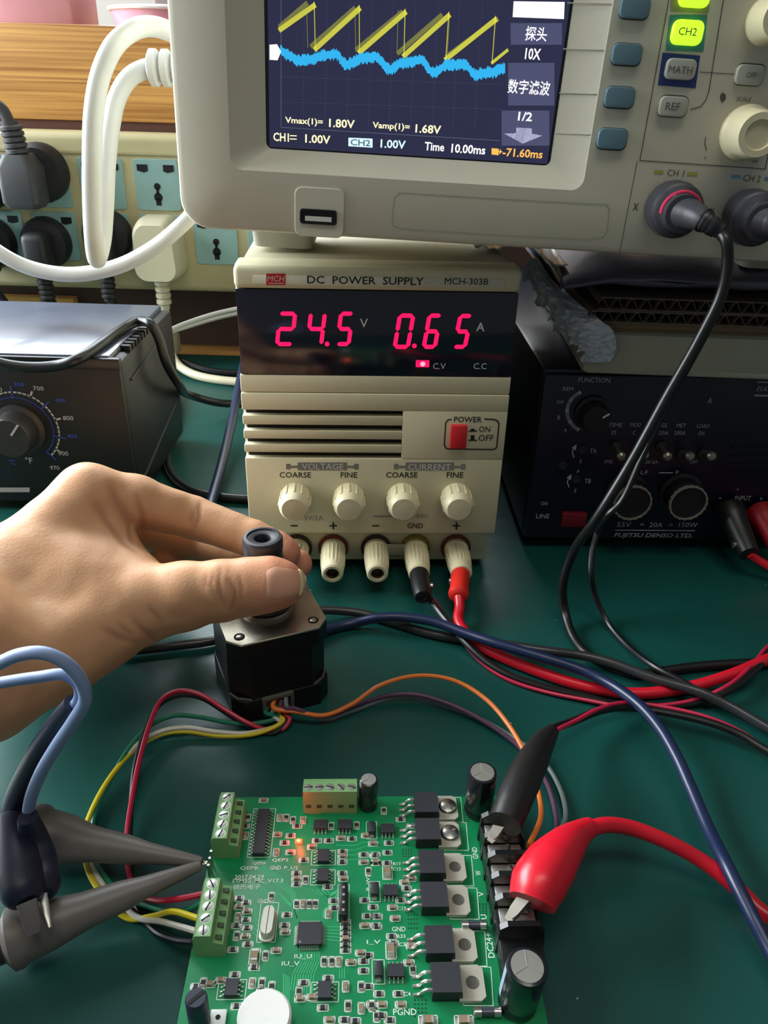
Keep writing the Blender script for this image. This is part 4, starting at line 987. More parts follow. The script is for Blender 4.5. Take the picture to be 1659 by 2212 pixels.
# ================================================================== stepper-type motor with knob
M_MBLK = mat('satin_black_metal', rgb(15, 17, 19), .38, .2, var=.15, bump=.08)
M_ALU = mat('cast_aluminium', rgb(176, 170, 152), .36, .85, var=.1, bump=.12, bscale=800)
mo = thing('motor', 'square black motor with silver top plate behind the circuit board', 'motor', (-.0484, .2707, 0), (0, 0, 23.7))
mp_ = Panel(mo)
def chsq(h_, c_): return [(h_, -h_ + c_), (h_, h_ - c_), (h_ - c_, h_), (-h_ + c_, h_), (-h_, h_ - c_), (-h_, -h_ + c_), (-h_ + c_, -h_), (h_ - c_, -h_)]
HB = .02115
MB().prism(chsq(HB, .0050), .0003, .0115, bev=.0004).build('rear_cap', M_MBLK, mo)
MB().prism(chsq(HB - .0003, .0080), .0115, .0325).build('stator', M_MBLK, mo)
MB().prism(chsq(HB, .0050), .0325, .0402).build('front_flange', M_MBLK, mo)
MB().prism(chsq(HB, .0050), .0402, .0410, bev=.0003).build('top_plate', M_ALU, mo)
MB().lathe([(.0110, 0), (.0110, .0012), (.0104, .0018), (.0001, .0018)], 40, T(0, 0, .0410)).build('pilot_boss', M_ALU, mo)
for sx in (-1, 1):
    for sy in (-1, 1):
        o = MB().lathe([(.0022, .0001), (.0022, .0002), (.0018, .0003), (.0016, .00012), (.0001, .0001)], 18, T(sx * .0155, sy * .0155, .0410)).build('screw_hole', mat('hole_dark', rgb(40, 38, 34), .4, .7), mo)
        MB().lathe([(.0014, .0002), (.0014, .0004), (.0009, .0006)], 12, T(sx * .0155, sy * .0155, .0408)).build('thread', M_METAL, o)
for sx, sy in ((-1, -1), (1, -1)):
    a_ = R(225 if sx < 0 else 315)
    c_ = Vector((sx * .0155, sy * .0155, .0117)); 
    MB().tube([(sx * (HB - .0003), sy * (HB - .0078), .0117), (sx * (HB - .0026), sy * (HB - .0034), .0116), (sx * (HB - .0078), sy * (HB - .0003), .0117)], .0005, 6).build('cap_edge', M_STEEL, mo)
MB().lathe([(.0025, 0), (.0025, .014)], 20, T(0, 0, .0425)).build('shaft', M_METAL, mo)
cw = mp_(600, 1512, -HB)
co = MB().loft([[(cw[0] + x, y_, cw[1] - .0015 + z) for x, z in rrect(w_, h_, .0006, 2)] for w_, h_, y_ in ((.0135, .0095, -HB + .0008), (.0135, .0095, -HB - .0016), (.0105, .0070, -HB - .0016), (.0102, .0068, -HB - .0002))], False, True).build('lead_outlet', mat('grey_outlet', rgb(84, 84, 78), .5), mo)
kb = thing('shaft_knob', 'dark grey cylindrical knob with a hole, held between thumb and finger', 'knob', (-.0484, .2707, .0437))
M_KNB = mat('dark_grey_nylon', rgb(44, 44, 52), .42, var=.1)
MB().lathe([(.0026, .001), (.0118, .0012), (.0124, .0018), (.0124, .0052), (.0118, .0058), (.0080, .0060)], 44).build('flange', mat('dark_brown_flange', rgb(48, 42, 36), .5), kb)
pr = [(.0078, .0060)]
for k in range(7): pr += [(.0080, .0085 + k * .0022), (.0080, .0099 + k * .0022), (.0077, .0103 + k * .0022), (.0077, .0106 + k * .0022)]
pr += [(.0080, .0268), (.0081, .0272), (.0081, .0312), (.0076, .0321), (.0064, .0322), (.0062, .0316), (.0040, .0315), (.0034, .0312), (.0032, .0305), (.0032, .0220), (.0001, .0220)]
MB().lathe(pr, 44).build('grip', M_KNB, kb)

# ------------------------------------------------ motor wires
out = wmat(mo) @ Vector((cw[0], -HB - .0004, cw[1] - .001))
def mwire(nm, L, m, label, dx=0., dz=0., r=.00095):
    o = out + Vector((dx, 0, dz))
    return cable(nm, [('w', *(o + Vector((0, .0015, 0)))), ('w', *(o + Vector((dx * .5, -.004, -.0012))))] + L, r, m, label, 'wire', 'wires from the motor', n=8)
wc = lambda n_, c: mat(n_ + '_wire', rgb(*c), .4, var=.06)
mwire('motor_wire', [(604, 1548, .004), (560, 1562, .0025), (500, 1562, .003), (430, 1549, .004), (375, 1546, .005), (325, 1567, .005), (285, 1608, .004), (245, 1672, .003), (210, 1745, .002), (198, 1800, .0015), (204, 1850, .0012), (235, 1905, .0012), (275, 1940, .0014), (320, 1957, .003), (375, 1972, .006), (405, 1966, .009), (436, 1951, .0125)], wc('green', (16, 112, 84)), 'green motor wire running left to the terminal block', -.0032, -.0010)
mwire('motor_wire', [(606, 1562, .003), (540, 1583, .002), (470, 1581, .0028), (400, 1572, .004), (350, 1579, .0042), (300, 1606, .0035), (250, 1664, .0022), (212, 1733, .0014), (192, 1792, .0012), (196, 1860, .0012), (218, 1905, .0012), (262, 1952, .0012), (300, 1983, .003), (345, 1990, .006), (390, 2002, .009), (424, 2012, .0125)], wc('white', (206, 202, 192)), 'white motor wire running left to the terminal block', -.0012, -.0020)
mwire('motor_wire', [(612, 1556, .0035), (560, 1583, .0022), (480, 1590, .0014), (400, 1580, .0025), (350, 1586, .0026), (300, 1612, .0022), (246, 1668, .0036), (204, 1738, .0030), (184, 1795, .0012), (187, 1870, .0012), (208, 1915, .0012), (250, 1966, .0012), (282, 1985, .0014), (330, 1979, .005), (372, 1969, .010), (428, 1984, .0125)], wc('yellow', (216, 196, 30)), 'yellow motor wire running left to the terminal block', .0006, -.0018)
mwire('motor_wire', [(626, 1552, .004), (612, 1574, .0015), (580, 1577, .0012), (535, 1561, .0045), (485, 1532, .008), (432, 1500, .011), (390, 1492, .013), (352, 1508, .014), (326, 1558, .012), (302, 1640, .008), (286, 1720, .005), (275, 1800, .002), (278, 1880, .0012), (295, 1925, .002), (335, 1944, .006), (385, 1942, .011), (444, 1930, .0125)], wc('crimson', (186, 24, 62)), 'crimson motor wire arching left to the terminal block', .0022, -.0012)
mwire('motor_wire', [(618, 1560, .0028), (590, 1584, .0010), (540, 1572, .0012), (488, 1540, .005), (432, 1507, .0085), (388, 1502, .0105), (345, 1522, .0115), (316, 1572, .0095), (292, 1650, .006), (283, 1745, .003), (281, 1850, .001), (290, 1950, .001), (330, 2008, .0012), (375, 2030, .006), (418, 2036, .0125)], wc('black', (20, 20, 22)), 'black motor wire following the crimson one to the terminal block', .0030, -.0026)
mwire('motor_wire', [(640, 1537, .0075), (700, 1545, .006), (760, 1521, .007), (820, 1481, .012), (900, 1460, .015), (980, 1470, .0155), (1050, 1511, .0145), (1100, 1568, .0125), (1140, 1640, .0115), (1163, 1710, .011), (1168, 1765, .012), (1142, 1828, .0150)], wc('orange', (226, 120, 50)), 'orange motor wire arching right to the power terminals', -.0010, .0020)
mwire('motor_wire', [(634, 1530, .009), (690, 1548, .0045), (760, 1527, .003), (840, 1502, .004), (900, 1501, .0045), (980, 1525, .004), (1050, 1561, .003), (1120, 1612, .002), (1175, 1680, .002), (1200, 1755, .0035), (1201, 1800, .006), (1165, 1862, .0150)], wc('purple', (92, 60, 84)), 'purple motor wire arching right to the power terminals', .0012, .0014)
mwire('motor_wire', [(646, 1534, .0080), (700, 1553, .003), (760, 1536, .0015), (840, 1508, .0020), (900, 1507, .0022), (1000, 1536, .002), (1100, 1588, .0015), (1170, 1640, .0015), (1208, 1700, .0015), (1222, 1760, .003), (1208, 1800, .006), (1176, 1895, .0150)], wc('grey', (112, 124, 122)), 'grey motor wire arching right to the power terminals', .0030, .0022)

# ================================================================== circuit board
def pcb_material():
    m = bpy.data.materials.new('green_solder_mask'); m.use_nodes = True; nt = m.node_tree; b = nt.nodes['Principled BSDF']
    tc = nt.nodes.new('ShaderNodeTexCoord'); v = nt.nodes.new('ShaderNodeTexVoronoi'); v.inputs['Scale'].default_value = 110; v.distance = 'MANHATTAN'
    n = nt.nodes.new('ShaderNodeTexNoise'); n.inputs['Scale'].default_value = 60
    ad_ = nt.nodes.new('ShaderNodeMath'); ad_.operation = 'MULTIPLY'
    mix = nt.nodes.new('ShaderNodeMix'); mix.data_type = 'RGBA'; mix.inputs['A'].default_value = rgb(6, 106, 62); mix.inputs['B'].default_value = rgb(26, 150, 92)
    nt.links.new(tc.outputs['Object'], v.inputs['Vector']); nt.links.new(tc.outputs['Object'], n.inputs['Vector'])
    nt.links.new(n.outputs['Fac'], mix.inputs['Factor']); nt.links.new(mix.outputs['Result'], b.inputs['Base Color'])
    b.inputs['Roughness'].default_value = .38; b.inputs['Specular IOR Level'].default_value = .35
    return m
pcb = thing('circuit_board', 'green motor driver circuit board crowded with components', 'circuit board', (-.0027, .1489, .0064), (0, 0, 2.4))
B = Panel(pcb); ZB = .0016
MB().bx(-.0515, .0515, -.0535, .0525, 0, ZB, .0002).build('board', pcb_material(), pcb)
for sx in (-.047, .047):
    for sy in (-.049, .0505): MB().lathe([(.0026, -.0064), (.0026, 0)], 6, T(sx, sy, 0)).build('standoff', M_METAL, pcb)
def b5(x, y, h_=0.): return B.top(400 + x / 3.867, 1640 + y / 3.867, ZB + h_)
def b6(x, y, h_=0.): return B.top(780 + x / 3.867, 1640 + y / 3.867, ZB + h_)
M_TB = mat('green_terminal_plastic', rgb(120, 166, 110), .42, var=.06); M_TBD = mat('terminal_slot_dark', rgb(44, 70, 36), .6)
M_SCR = mat('screw_zinc', rgb(206, 206, 198), .32, .9, var=.06)
_scr = {}
def screw(parent, x, y, z, r, ang):
    if 's' not in _scr:
        o = MB().lathe([(1.12, -.2), (1.12, .02), (1.0, .02), (.95, -.12), (.88, .1), (.2, .22), (.0001, .22)], 20).build('screw', M_SCR, parent); sl = MB().bx(-.95, .95, -.14, .14, .10, .26).build('screw_slot', M_HOLE, o); _scr['s'] = (o, sl)
    else:
        o = cp(_scr['s'][0], parent); cp(_scr['s'][1], o)
    o.scale = (r, r, r * .6); o.location = (x, y, z); o.rotation_euler = (0, 0, R(ang)); return o
def tblock(x0, y0, rotz, n_=5, pitch=.00381, front=False):
    t = MB(); ln = n_ * pitch
    prof_ = [(-.0046, 0), (-.0046, .0078), (-.0038, .0098), (.0008, .0098), (.0012, .0066), (.0042, .0058), (.0046, .0)]
    if front: prof_ = [(-.0040, 0), (-.0040, .0085), (-.0013, .0098), (.0030, .0098), (.0036, .0060), (.0042, 0)]
    t.loft([[(x, -ln / 2, z) for x, z in prof_], [(x, ln / 2, z) for x, z in prof_]])
    o = t.build('terminal_block', M_TB, pcb); o.location = (x0, y0, ZB); o.rotation_euler = (0, 0, R(rotz))
    for k in range(n_):
        y = -ln / 2 + (k + .5) * pitch
        screw(o, .0009 if front else -.0015, y, .0098, .0015, random.choice((20, 70, 120, 95, 40)))
        MB().bx(-.0047, -.00455, y - .0012, y + .0012, .0012, .0042).build('wire_entry', M_TBD, o, 0)
        MB().bx(*((.0033, .0042, y - .0009, y + .0009, .0030, .0042) if front else (.0016, .0036, y - .0008, y + .0008, .0058, .0066)), .0002).build('release_slot', M_TBD, o, 0)
        MB().tube([(.002, y, 0), (.002, y, -.003)], .0004, 6).build('pin', M_TIN, o)
    return o
tblock(-.0457, .0365, 0); tblock(-.0455, .0028, 0)
o = tblock(-.0116, .0490, -90, front=True)
g = MB()
# capacitors
def cap(x, y, r_, h_, ms, tilt=(0, 0), band=0):
    M_ = T(x, y, ZB) @ RX(tilt[0]) @ RY(tilt[1])
    o = MB().lathe([(r_ * .94, 0), (r_, .0006), (r_, .0022), (r_ * .94, .0028), (r_ * .94, .0034), (r_, .0042), (r_, h_ - .0008), (r_ * .95, h_ - .0002), (r_ * .82, h_), (r_ * .8, h_ - .0002)], 32, M_).build('electrolytic_capacitor', ms, pcb)
    MB().lathe([(r_ * .83, h_ - .0004), (r_ * .80, h_ + .00005), (.0001, h_ + .0001)], 32, M_).build('can_top', M_TIN, o)
    g_ = MB()
    for a_ in (90, 210, 330): g_.tube([(0, 0, h_ + .0001), (r_ * .75 * math.cos(R(a_)), r_ * .75 * math.sin(R(a_)), h_ + .0001)], .00012, 5, M_)
    g_.build('vent_score', M_GREYTX, o)
    if band:
        n_ = 6; b0_ = R(band - 22); lo, hi = [], []
        g_ = MB().loft([[((r_ + .00008) * math.cos(b0_ + R(44) * k / n_), (r_ + .00008) * math.sin(b0_ + R(44) * k / n_), z) for k in range(n_ + 1)] for z in (.005, h_ - .001)], False, False, M_, closed=False).build('polarity_stripe', mat('pale_stripe', rgb(150, 166, 190), .4), o)
    return o
M_CAPS = mat('black_shrink_sleeve', rgb(20, 22, 28), .25, var=.2, vscale=200, coat=.3)
cap(.0020, .0482, .0033, .0135, M_CAPS); cap(.0415, .0458, .0051, .0195, M_CAPS); cap(.0436, -.0215, .0056, .0195, M_CAPS, (3, 2), band=165)
# orange box capacitor
oc = b6(1010, 455); MB().bx(oc[0] - .0030, oc[0] + .0030, oc[1] - .0017, oc[1] + .0018, ZB, ZB + .0042, .0005).build('box_capacitor', mat('orange_red_epoxy', rgb(226, 74, 34), .4), pcb)
# power transistors
M_EPOX = mat('black_epoxy', rgb(40, 41, 48), .55, var=.15, bump=.15)
M_TAB = mat('tinned_tab', rgb(196, 192, 176), .45, .5, var=.12, bump=.1)
fet = None
M_TABS = None
for i, (x0, x1, y0, y1) in enumerate(((445, 650, 275, 440), (460, 660, 480, 680), (490, 700, 755, 950), (500, 730, 1015, 1240), (535, 780, 1385, 1620), (590, 840, 1690, 1950))):
    a_ = b6(x0, y0, .0045); b_ = b6(x1, y1, .0045); cx_, cy_ = (a_[0] + b_[0]) / 2, (a_[1] + b_[1]) / 2
    if fet is None:
        fb = MB(); fb.loft([[(x, y, z) for x, y in ((-.0044*k, -.0046*k), (.0044*k, -.0046*k), (.0044*k, .0046*k), (-.0044*k, .0046*k))] for z, k in ((.0003, .97), (.0024, 1.), (.0045, .95))])
        fet = fb.build('power_transistor', M_EPOX, pcb, 20)
        tp = [(.0035, -.0052), (.0098, -.0052), (.0112, -.0040), (.0112, .0040), (.0098, .0052), (.0035, .0052)]
        tb = MB().prism(tp, .0003, .0016).build('metal_tab', M_TAB, fet, 20)
        hol = MB().lathe([(.0019, .00162), (.0019, .00172), (.0016, .00175), (.0015, .00166), (.0001, .00165)], 20, T(.0077, 0, 0)).build('tab_hole', mat('tab_hole_grey', rgb(96, 94, 88), .5, .4), fet)
        lds = []
        for y in (-.00254, 0, .00254):
            l = MB().tube(spline([(-.0042, y, .0026), (-.0058, y, .0026), (-.0068, y, .0018), (-.0078, y, .0004), (-.0095, y, .0002)], 4), .00052, 6).build('lead', M_TIN, fet); lds.append(l)
        ob = fet
    else:
        ob = cp(fet, pcb); cp(tb, ob); cp(hol, ob)
        for l in lds: cp(l, ob)
    ob.location = (cx_, cy_, ZB)
    if i < 2:
        g_ = MB().lathe([(.0034, .0016), (.0030, .0024), (.0016, .0030), (.0001, .0032)], 14, T(.0078, .0004, 0) @ RZ(30)).build('solder_blob', M_METAL, ob)
# ICs
_ic = {}
def so_ic(x, y, n_, rotz, L_, W_, sp_=.00127):
    k = (n_, L_, W_)
    if k not in _ic:
        body = MB().loft([[(a, b_, z) for a, b_ in ((-W_/2*q_, -L_/2*q_), (W_/2*q_, -L_/2*q_), (W_/2*q_, L_/2*q_), (-W_/2*q_, L_/2*q_))] for z, q_ in ((.0002, .97), (.0009, 1.), (.0016, .96))]).build('chip', M_EPOX, pcb, 20)
        pins = []
        for s_ in (-1, 1):
            for j in range(n_):
                yy_ = (j - (n_ - 1) / 2) * sp_
                p_ = MB().loft([[(s_ * (W_/2 + dx), yy_ - .0002, z), (s_ * (W_/2 + dx), yy_ + .0002, z), (s_ * (W_/2 + dx), yy_ + .0002, z + .0002), (s_ * (W_/2 + dx), yy_ - .0002, z + .0002)] for dx, z in ((-.0001, .0009), (.0004, .0009), (.0007, .0001), (.0013, .00005))]).build('pin', M_TIN, body, 20); pins.append(p_)
        _ic[k] = (body, pins); o_ = body
    else:
        o_ = cp(_ic[k][0], pcb)
        for p_ in _ic[k][1]: cp(p_, o_)
    o_.location = (x, y, ZB); o_.rotation_euler = (0, 0, R(rotz)); return o_
c = b5(635, 592, .0016); so_ic(c[0], c[1], 14, 0, .0190, .0042, .00132)
for x, y in ((1155, 805), (1150, 968), (388, 1905), (1165, 1925)): c = b5(x, y, .0012); so_ic(c[0], c[1], 4, 0, .0049, .0039)
for x, y in ((1130, 545), (1332, 545)): c = b5(x, y, .0012); so_ic(c[0], c[1], 4, 90, .0049, .0039)
for x, y in ((220, 580), (247, 1095), (290, 1765)): c = b6(x, y, .0012); so_ic(c[0], c[1], 4, 90, .0049, .0039)
# microcontroller
c = b5(1040, 1458, .001)
mc = MB().loft([[(a, b_, z) for a, b_ in ((-.0037*q_, -.0037*q_), (.0037*q_, -.0037*q_), (.0037*q_, .0037*q_), (-.0037*q_, .0037*q_))] for z, q_ in ((.0002, .97), (.0008, 1.), (.0015, .97))]).build('microcontroller', M_EPOX, pcb, 20); mc.location = (c[0], c[1], ZB)
p0_ = None
for s_ in range(4):
    for j in range(12):
        if p0_ is None:
            p0_ = MB().loft([[(.0036 + dx, -.00012, z), (.0036 + dx, .00012, z), (.0036 + dx, .00012, z + .00015), (.0036 + dx, -.00012, z + .00015)] for dx, z in ((0, .0008), (.0003, .0008), (.0006, .0001), (.0011, .00005))]).build('pin', M_TIN, mc, 20); pn = p0_
        else: pn = cp(p0_, mc)
        pn.matrix_basis = RZ(90 * s_) @ T(0, (j - 5.5) * .0005, 0)
MB().lathe([(.0004, .00151), (.0001, .00153)], 10, T(-.0028, -.0028, 0)).build('pin_one_dot', M_GREYTX, mc)
# crystal
c = b5(690, 1345, .003); cr_ = MB().loft([[(x, y, z) for x, y in rrect(w_, l_, .0018, 5)] for w_, l_, z in ((.0046, .0108, .0002), (.0046, .0108, .0008), (.0038, .0098, .0009), (.0038, .0098, .0032), (.0034, .0094, .0036))]).build('crystal_can', mat('satin_can', rgb(206, 202, 190), .42, .6), pcb); cr_.location = (c[0], c[1] , ZB); cr_.rotation_euler = (0, 0, R(-2))
# header connector, SMD diodes
c = b5(1322, 1180, .003); hc = MB().bx(-.0013, .0013, -.0056, .0056, 0, .0042, .0004).build('socket_header', M_BLACK, pcb); hc.location = (c[0], c[1], ZB)
for k in range(4): MB().bx(-.0004, .0004, -.0044 + k * .0026, -.0036 + k * .0026, .0042, .0043).build('contact', M_TIN, hc, 0)
sd0 = None
for x, y in ((88, 578), (112, 1090), (145, 1760)):
    c = b6(x, y, .001)
    if sd0 is None:
        sd0 = MB().bx(-.0012, .0012, -.0022, .0022, .0002, .0022, .0003).build('smd_diode', M_EPOX, pcb); sp_ = [MB().bx(-.0007, .0007, s_ * .0020, s_ * .0032, 0, .0006).build('terminal', M_TIN, sd0) for s_ in (-1, 1)]; o = sd0
    else:
        o = cp(sd0, pcb); [cp(p_, o) for p_ in sp_]
    o.location = (c[0], c[1], ZB)
md0 = None
for x, y in ((943, 1388), (1056, 2115)):
    c = b6(x, y, .0012)
    if md0 is None:
        md0 = MB().lathe([(.0012, -.0022), (.0012, .0022)], 16, T(0, 0, .0014) @ RY(90)).build('melf_diode', mat('glass_diode_body', rgb(60, 62, 72), .2), pcb)
        mc_ = [MB().lathe([(.0010, -.0040), (.0014, -.0037), (.0014, -.0018)] if s_ < 0 else [(.0014, .0018), (.0014, .0037), (.0010, .0040)], 16, T(0, 0, .0014) @ RY(90)).build('end_cap', M_METAL, md0) for s_ in (-1, 1)]; o = md0
    else:
        o = cp(md0, pcb); [cp(p_, o) for p_ in mc_]
    o.location = (c[0], c[1], ZB)
# LED
c = b5(948, 678, .001); le = MB().bx(-.0012, .0012, -.0008, .0008, 0, .0009, .0002).build('indicator_led', mat('led_orange_lens', rgb(255, 60, 40), .3, emit=(1, .02, .01, 1), estr=12), pcb); le.location = (c[0], c[1], ZB)
MB().lathe([(.0006, .0009), (.0004, .0013), (.0001, .0014)], 12).build('led_die', mat('led_yellow_core', rgb(255, 230, 90), .3, emit=(1, .30, .03, 1), estr=6), le)
ll = bpy.data.lights.new('led_light', 'POINT'); ll.energy = .004; ll.color = (1, .05, .03); ll.shadow_soft_size = .001
lo_ = bpy.data.objects.new('led_light', ll); COL.objects.link(lo_); lo_.location = wmat(pcb) @ Vector((c[0], c[1], ZB + .0035))
# barrier terminal strip on the right edge
M_BAR = mat('black_phenolic', rgb(17, 18, 20), .32, var=.12)
bt = MB().bx(.0400, .0530, -.0062, .0345, ZB, ZB + .0075, .0004).build('barrier_strip', M_BAR, pcb)
for k, y in enumerate((.0340, .0262, .0186, .0110, .0034, -.0058)):
    MB().loft([[(x, y + dy, ZB + z) for x, z in ((.0396, 0), (.0542, 0), (.0536, .0100), (.0520, .0128), (.0424, .0128), (.0402, .0112))] for dy in (-.0009, .0009)]).build('barrier_fin', M_BAR, bt)
    if k < 5:
        ym = y - .0038
        MB().bx(.0412, .0520, ym - .0026, ym + .0026, ZB + .0074, ZB + .0084, .0002).build('terminal_plate', M_TIN, bt)
        screw(bt, .0478, ym, ZB + .0090, .0020, 30 + k * 37)
MB().bx(.0400, .0530, -.0165, -.0058, ZB, ZB + .0070, .0006).build('end_block', M_BAR, bt)
# buzzer, trimmer knob, small white socket
c = b5(660, 2135, .006); bz = MB().lathe([(.0074, 0), (.0074, .0054), (.0068, .0060), (.0001, .0060)], 40).build('buzzer', mat('white_buzzer_plastic', rgb(236, 234, 230), .4), pcb); bz.location = (c[0], c[1], ZB)
c = b5(90, 1990, .0125); tp_ = MB().lathe([(.0030, 0), (.0030, .0118), (.0026, .0125), (.0001, .0125)], 28).build('trim_potentiometer', mat('dark_navy_plastic', rgb(38, 44, 62), .4), pcb); tp_.location = (c[0], c[1], ZB)
MB().bx(-.0024, .0024, -.0005, .0005, .0121, .01265).build('adjust_slot', M_HOLE, tp_).rotation_euler = (0, 0, R(42))
c = b5(275, 2165, .0006); ws = MB().bx(-.0022, .0022, -.0022, .0022, 0, .0012, .0002).build('white_socket', mat('white_socket_plastic', rgb(222, 224, 220), .5), pcb); ws.location = (c[0], c[1], ZB)
MB().lathe([(.0007, .0012), (.0007, .0013)], 12).build('socket_hole', M_HOLE, ws)
# test pins beside the probes
for k, dy in enumerate((0, .0026, .0052)):
    MB().tube([(-.0497, .0188 + dy, ZB - .003), (-.0497, .0188 + dy, ZB + .0075)], .00045, 8).build('test_pin', M_METAL, pcb)
# chip resistors and capacitors
def chip_mesh(name, L_, W_, H_, mb_):
    a = MB(); a.bx(-L_/2*.62, L_/2*.62, -W_/2, W_/2, 0, H_); n1 = len(a.f)
    a.bx(-L_/2, -L_/2*.60, -W_/2*1.03, W_/2*1.03, 0, H_*1.04, .00008, seg=1); a.bx(L_/2*.60, L_/2, -W_/2*1.03, W_/2*1.03, 0, H_*1.04, .00008, seg=1)
    o = a.build(name, mb_, pcb, 20); o.data.materials.append(M_TIN)
    for i, p in enumerate(o.data.polygons): p.material_index = 0 if i < n1 else 1
    return o
M_CR = mat('black_resistor_glass', rgb(34, 34, 38), .4); M_CC = mat('tan_ceramic', rgb(142, 118, 92), .5, var=.15)
H5 = [(655, 345), (500, 560), (935, 560), (770, 630), (1100, 682), (1200, 682), (1300, 662), (1392, 667), (1315, 775), (1315, 812), (1312, 862), (1490, 800), (1490, 862), (1590, 800), (1590, 870), (880, 780), (990, 845), (930, 955), (930, 1000), (930, 1045), (1312, 955), (1320, 1000), (1190, 1068), (452, 1165), (452, 1235), (430, 1392), (400, 1592), (760, 1600), (575, 1742), (850, 1302), (1340, 1362), (1340, 1408), (1340, 1455), (1340, 1502), (1340, 1550), (1340, 1598), (1465, 1620), (1490, 1690), (1490, 1770), (1385, 1700), (1520, 1312), (1592, 1312), (1500, 1392), (1592, 1392), (415, 1802), (205, 1882), (640, 1940), (990, 1870), (960, 2002), (1195, 1832), (430, 2065), (560, 2065), (1150, 2078), (1330, 2180), (1205, 2180), (1420, 2190), (508, 1200), (516, 1272), (506, 1342), (516, 1412), (500, 1482), (522, 1547), (830, 1390), (835, 1445), (880, 640), (830, 700), (1060, 735), (1245, 1245), (1240, 1185), (300, 1850), (90, 1900), (760, 1990), (1060, 1990)]
V5 = [(525, 490), (790, 490), (845, 490), (900, 510), (985, 510), (1220, 560), (1432, 555), (760, 780), (1005, 1010), (930, 1212), (985, 1212), (1036, 1212), (1086, 1212), (440, 1320), (430, 1475), (670, 1642), (1195, 1292), (1160, 1692), (1225, 1692), (1285, 1692), (150, 1872), (640, 1870), (560, 1872), (722, 1902), (950, 1945), (1340, 1900), (1470, 1902), (1360, 2062), (1472, 2082), (1560, 2062), (1600, 2150), (505, 640), (720, 1150)]
H6 = [(40, 640), (420, 560), (30, 1180), (420, 1000), (60, 1640), (330, 1180), (420, 1560), (60, 1900), (330, 505), (100, 707), (232, 702), (112, 806), (120, 862), (220, 782), (215, 870), (362, 1032), (380, 1082), (100, 1238), (262, 1242), (135, 1317), (130, 1402), (285, 1332), (255, 1482), (270, 1542), (400, 1702), (150, 1962), (312, 1962), (172, 2052), (90, 2052), (170, 2142), (332, 2052), (240, 2182)]
V6 = [(190, 432), (432, 1762), (60, 940)]
BIG = [('v', b5(580, 1655)), ('v', b6(220, 945)), ('v', b6(250, 1598)), ('h', b6(560, 2190)), ('h', b6(860, 2190))]
_c = {}
silk = MB(); pads = MB()
def chip(pos, rot, kind):
    if kind not in _c:
        _c[kind] = {'r': lambda: chip_mesh('chip_resistor', .0020, .00120, .0005, M_CR), 'c': lambda: chip_mesh('chip_capacitor', .0020, .00122, .0009, M_CC), 'b': lambda: chip_mesh('chip_capacitor', .0034, .0020, .0014, M_CC)}[kind](); o = _c[kind]
    else: o = cp(_c[kind], pcb)
    o.location = (pos[0], pos[1], ZB + .00006); o.rotation_euler = (0, 0, R(rot))
    k = 1.7 if kind == 'b' else 1.
    lx, ly = (.0031 * k, .0018 * k) if rot == 0 else (.0018 * k, .0031 * k)
    x, y = pos
    line2(silk, [(x - lx/2, y - ly/2), (x + lx/2, y - ly/2), (x + lx/2, y + ly/2), (x - lx/2, y + ly/2)], .00030, ZB + .00006, 'xy', True)
    for s_ in (-1, 1):
        dx, dy = (s_ * .0011 * k, 0) if rot == 0 else (0, s_ * .0011 * k)
        a_, b_ = (.00045 * k, .00065 * k) if rot == 0 else (.00065 * k, .00045 * k)
        patch(pads, [(x + dx - a_, y + dy - b_), (x + dx + a_, y + dy - b_), (x + dx + a_, y + dy + b_), (x + dx - a_, y + dy + b_)], ZB + .00005, 'xy')
for i, p in enumerate(H5): chip(b5(*p), 0, 'c' if i % 3 == 0 else 'r')
for i, p in enumerate(V5): chip(b5(*p), 90, 'c' if i % 3 == 1 else 'r')
for i, p in enumerate(H6): chip(b6(*p), 0, 'c' if i % 3 == 0 else 'r')
for i, p in enumerate(V6): chip(b6(*p), 90, 'r')
for k, p in BIG: chip(p, 90 if k == 'v' else 0, 'b')
# silkscreen frames round larger parts, traces, vias, lettering
ZS = ZB + .00008
def sbox(pts, wd=.00022): line2(silk, pts, wd, ZS, 'xy', True)
for x0, x1, y0, y1 in ((655, 840, 315, 520), (660, 885, 525, 755), (705, 930, 800, 1052), (735, 975, 1072, 1330), (780, 1040, 1432, 1722), (845, 1092, 1732, 2052)): sbox([b6(x0 + 10, y0), b6(x1 - 8, y0 + 6), b6(x1 + 12, y1 + 8), b6(x0 + 10, y1 + 6)])
for (x, y, w_, l_) in ((1155, 805, .0080, .0056), (1150, 968, .0080, .0056), (388, 1905, .0080, .0056), (1165, 1925, .0080, .0056)): c = b5(x, y, .0012); sbox([(c[0] - w_/2, c[1] - l_/2), (c[0] + w_/2, c[1] - l_/2), (c[0] + w_/2, c[1] + l_/2), (c[0] - w_/2, c[1] + l_/2)])
for x, y in ((88, 578), (112, 1090), (145, 1760)): c = b6(x, y, .001); sbox([(c[0] - .0018, c[1] - .0036), (c[0] + .0018, c[1] - .0036), (c[0] + .0018, c[1] + .0036), (c[0] - .0018, c[1] + .0036)])
for x, y, w_, l_ in ((1322, 1180, .0036, .0126), (690, 1345, .0056, .0130), (640, 595, .0078, .0200)): c = b5(x, y, .001); sbox([(c[0] - w_/2, c[1] - l_/2), (c[0] + w_/2, c[1] - l_/2), (c[0] + w_/2, c[1] + l_/2), (c[0] - w_/2, c[1] + l_/2)])
M_SILK = mat('white_silkscreen', rgb(206, 222, 206), .6)
o = silk.build('silkscreen_frames', M_SILK, pcb, 0); o['kind'] = 'stuff'
o = pads.build('solder_pads', M_TIN, pcb, 0); o['kind'] = 'stuff'
tr = MB()
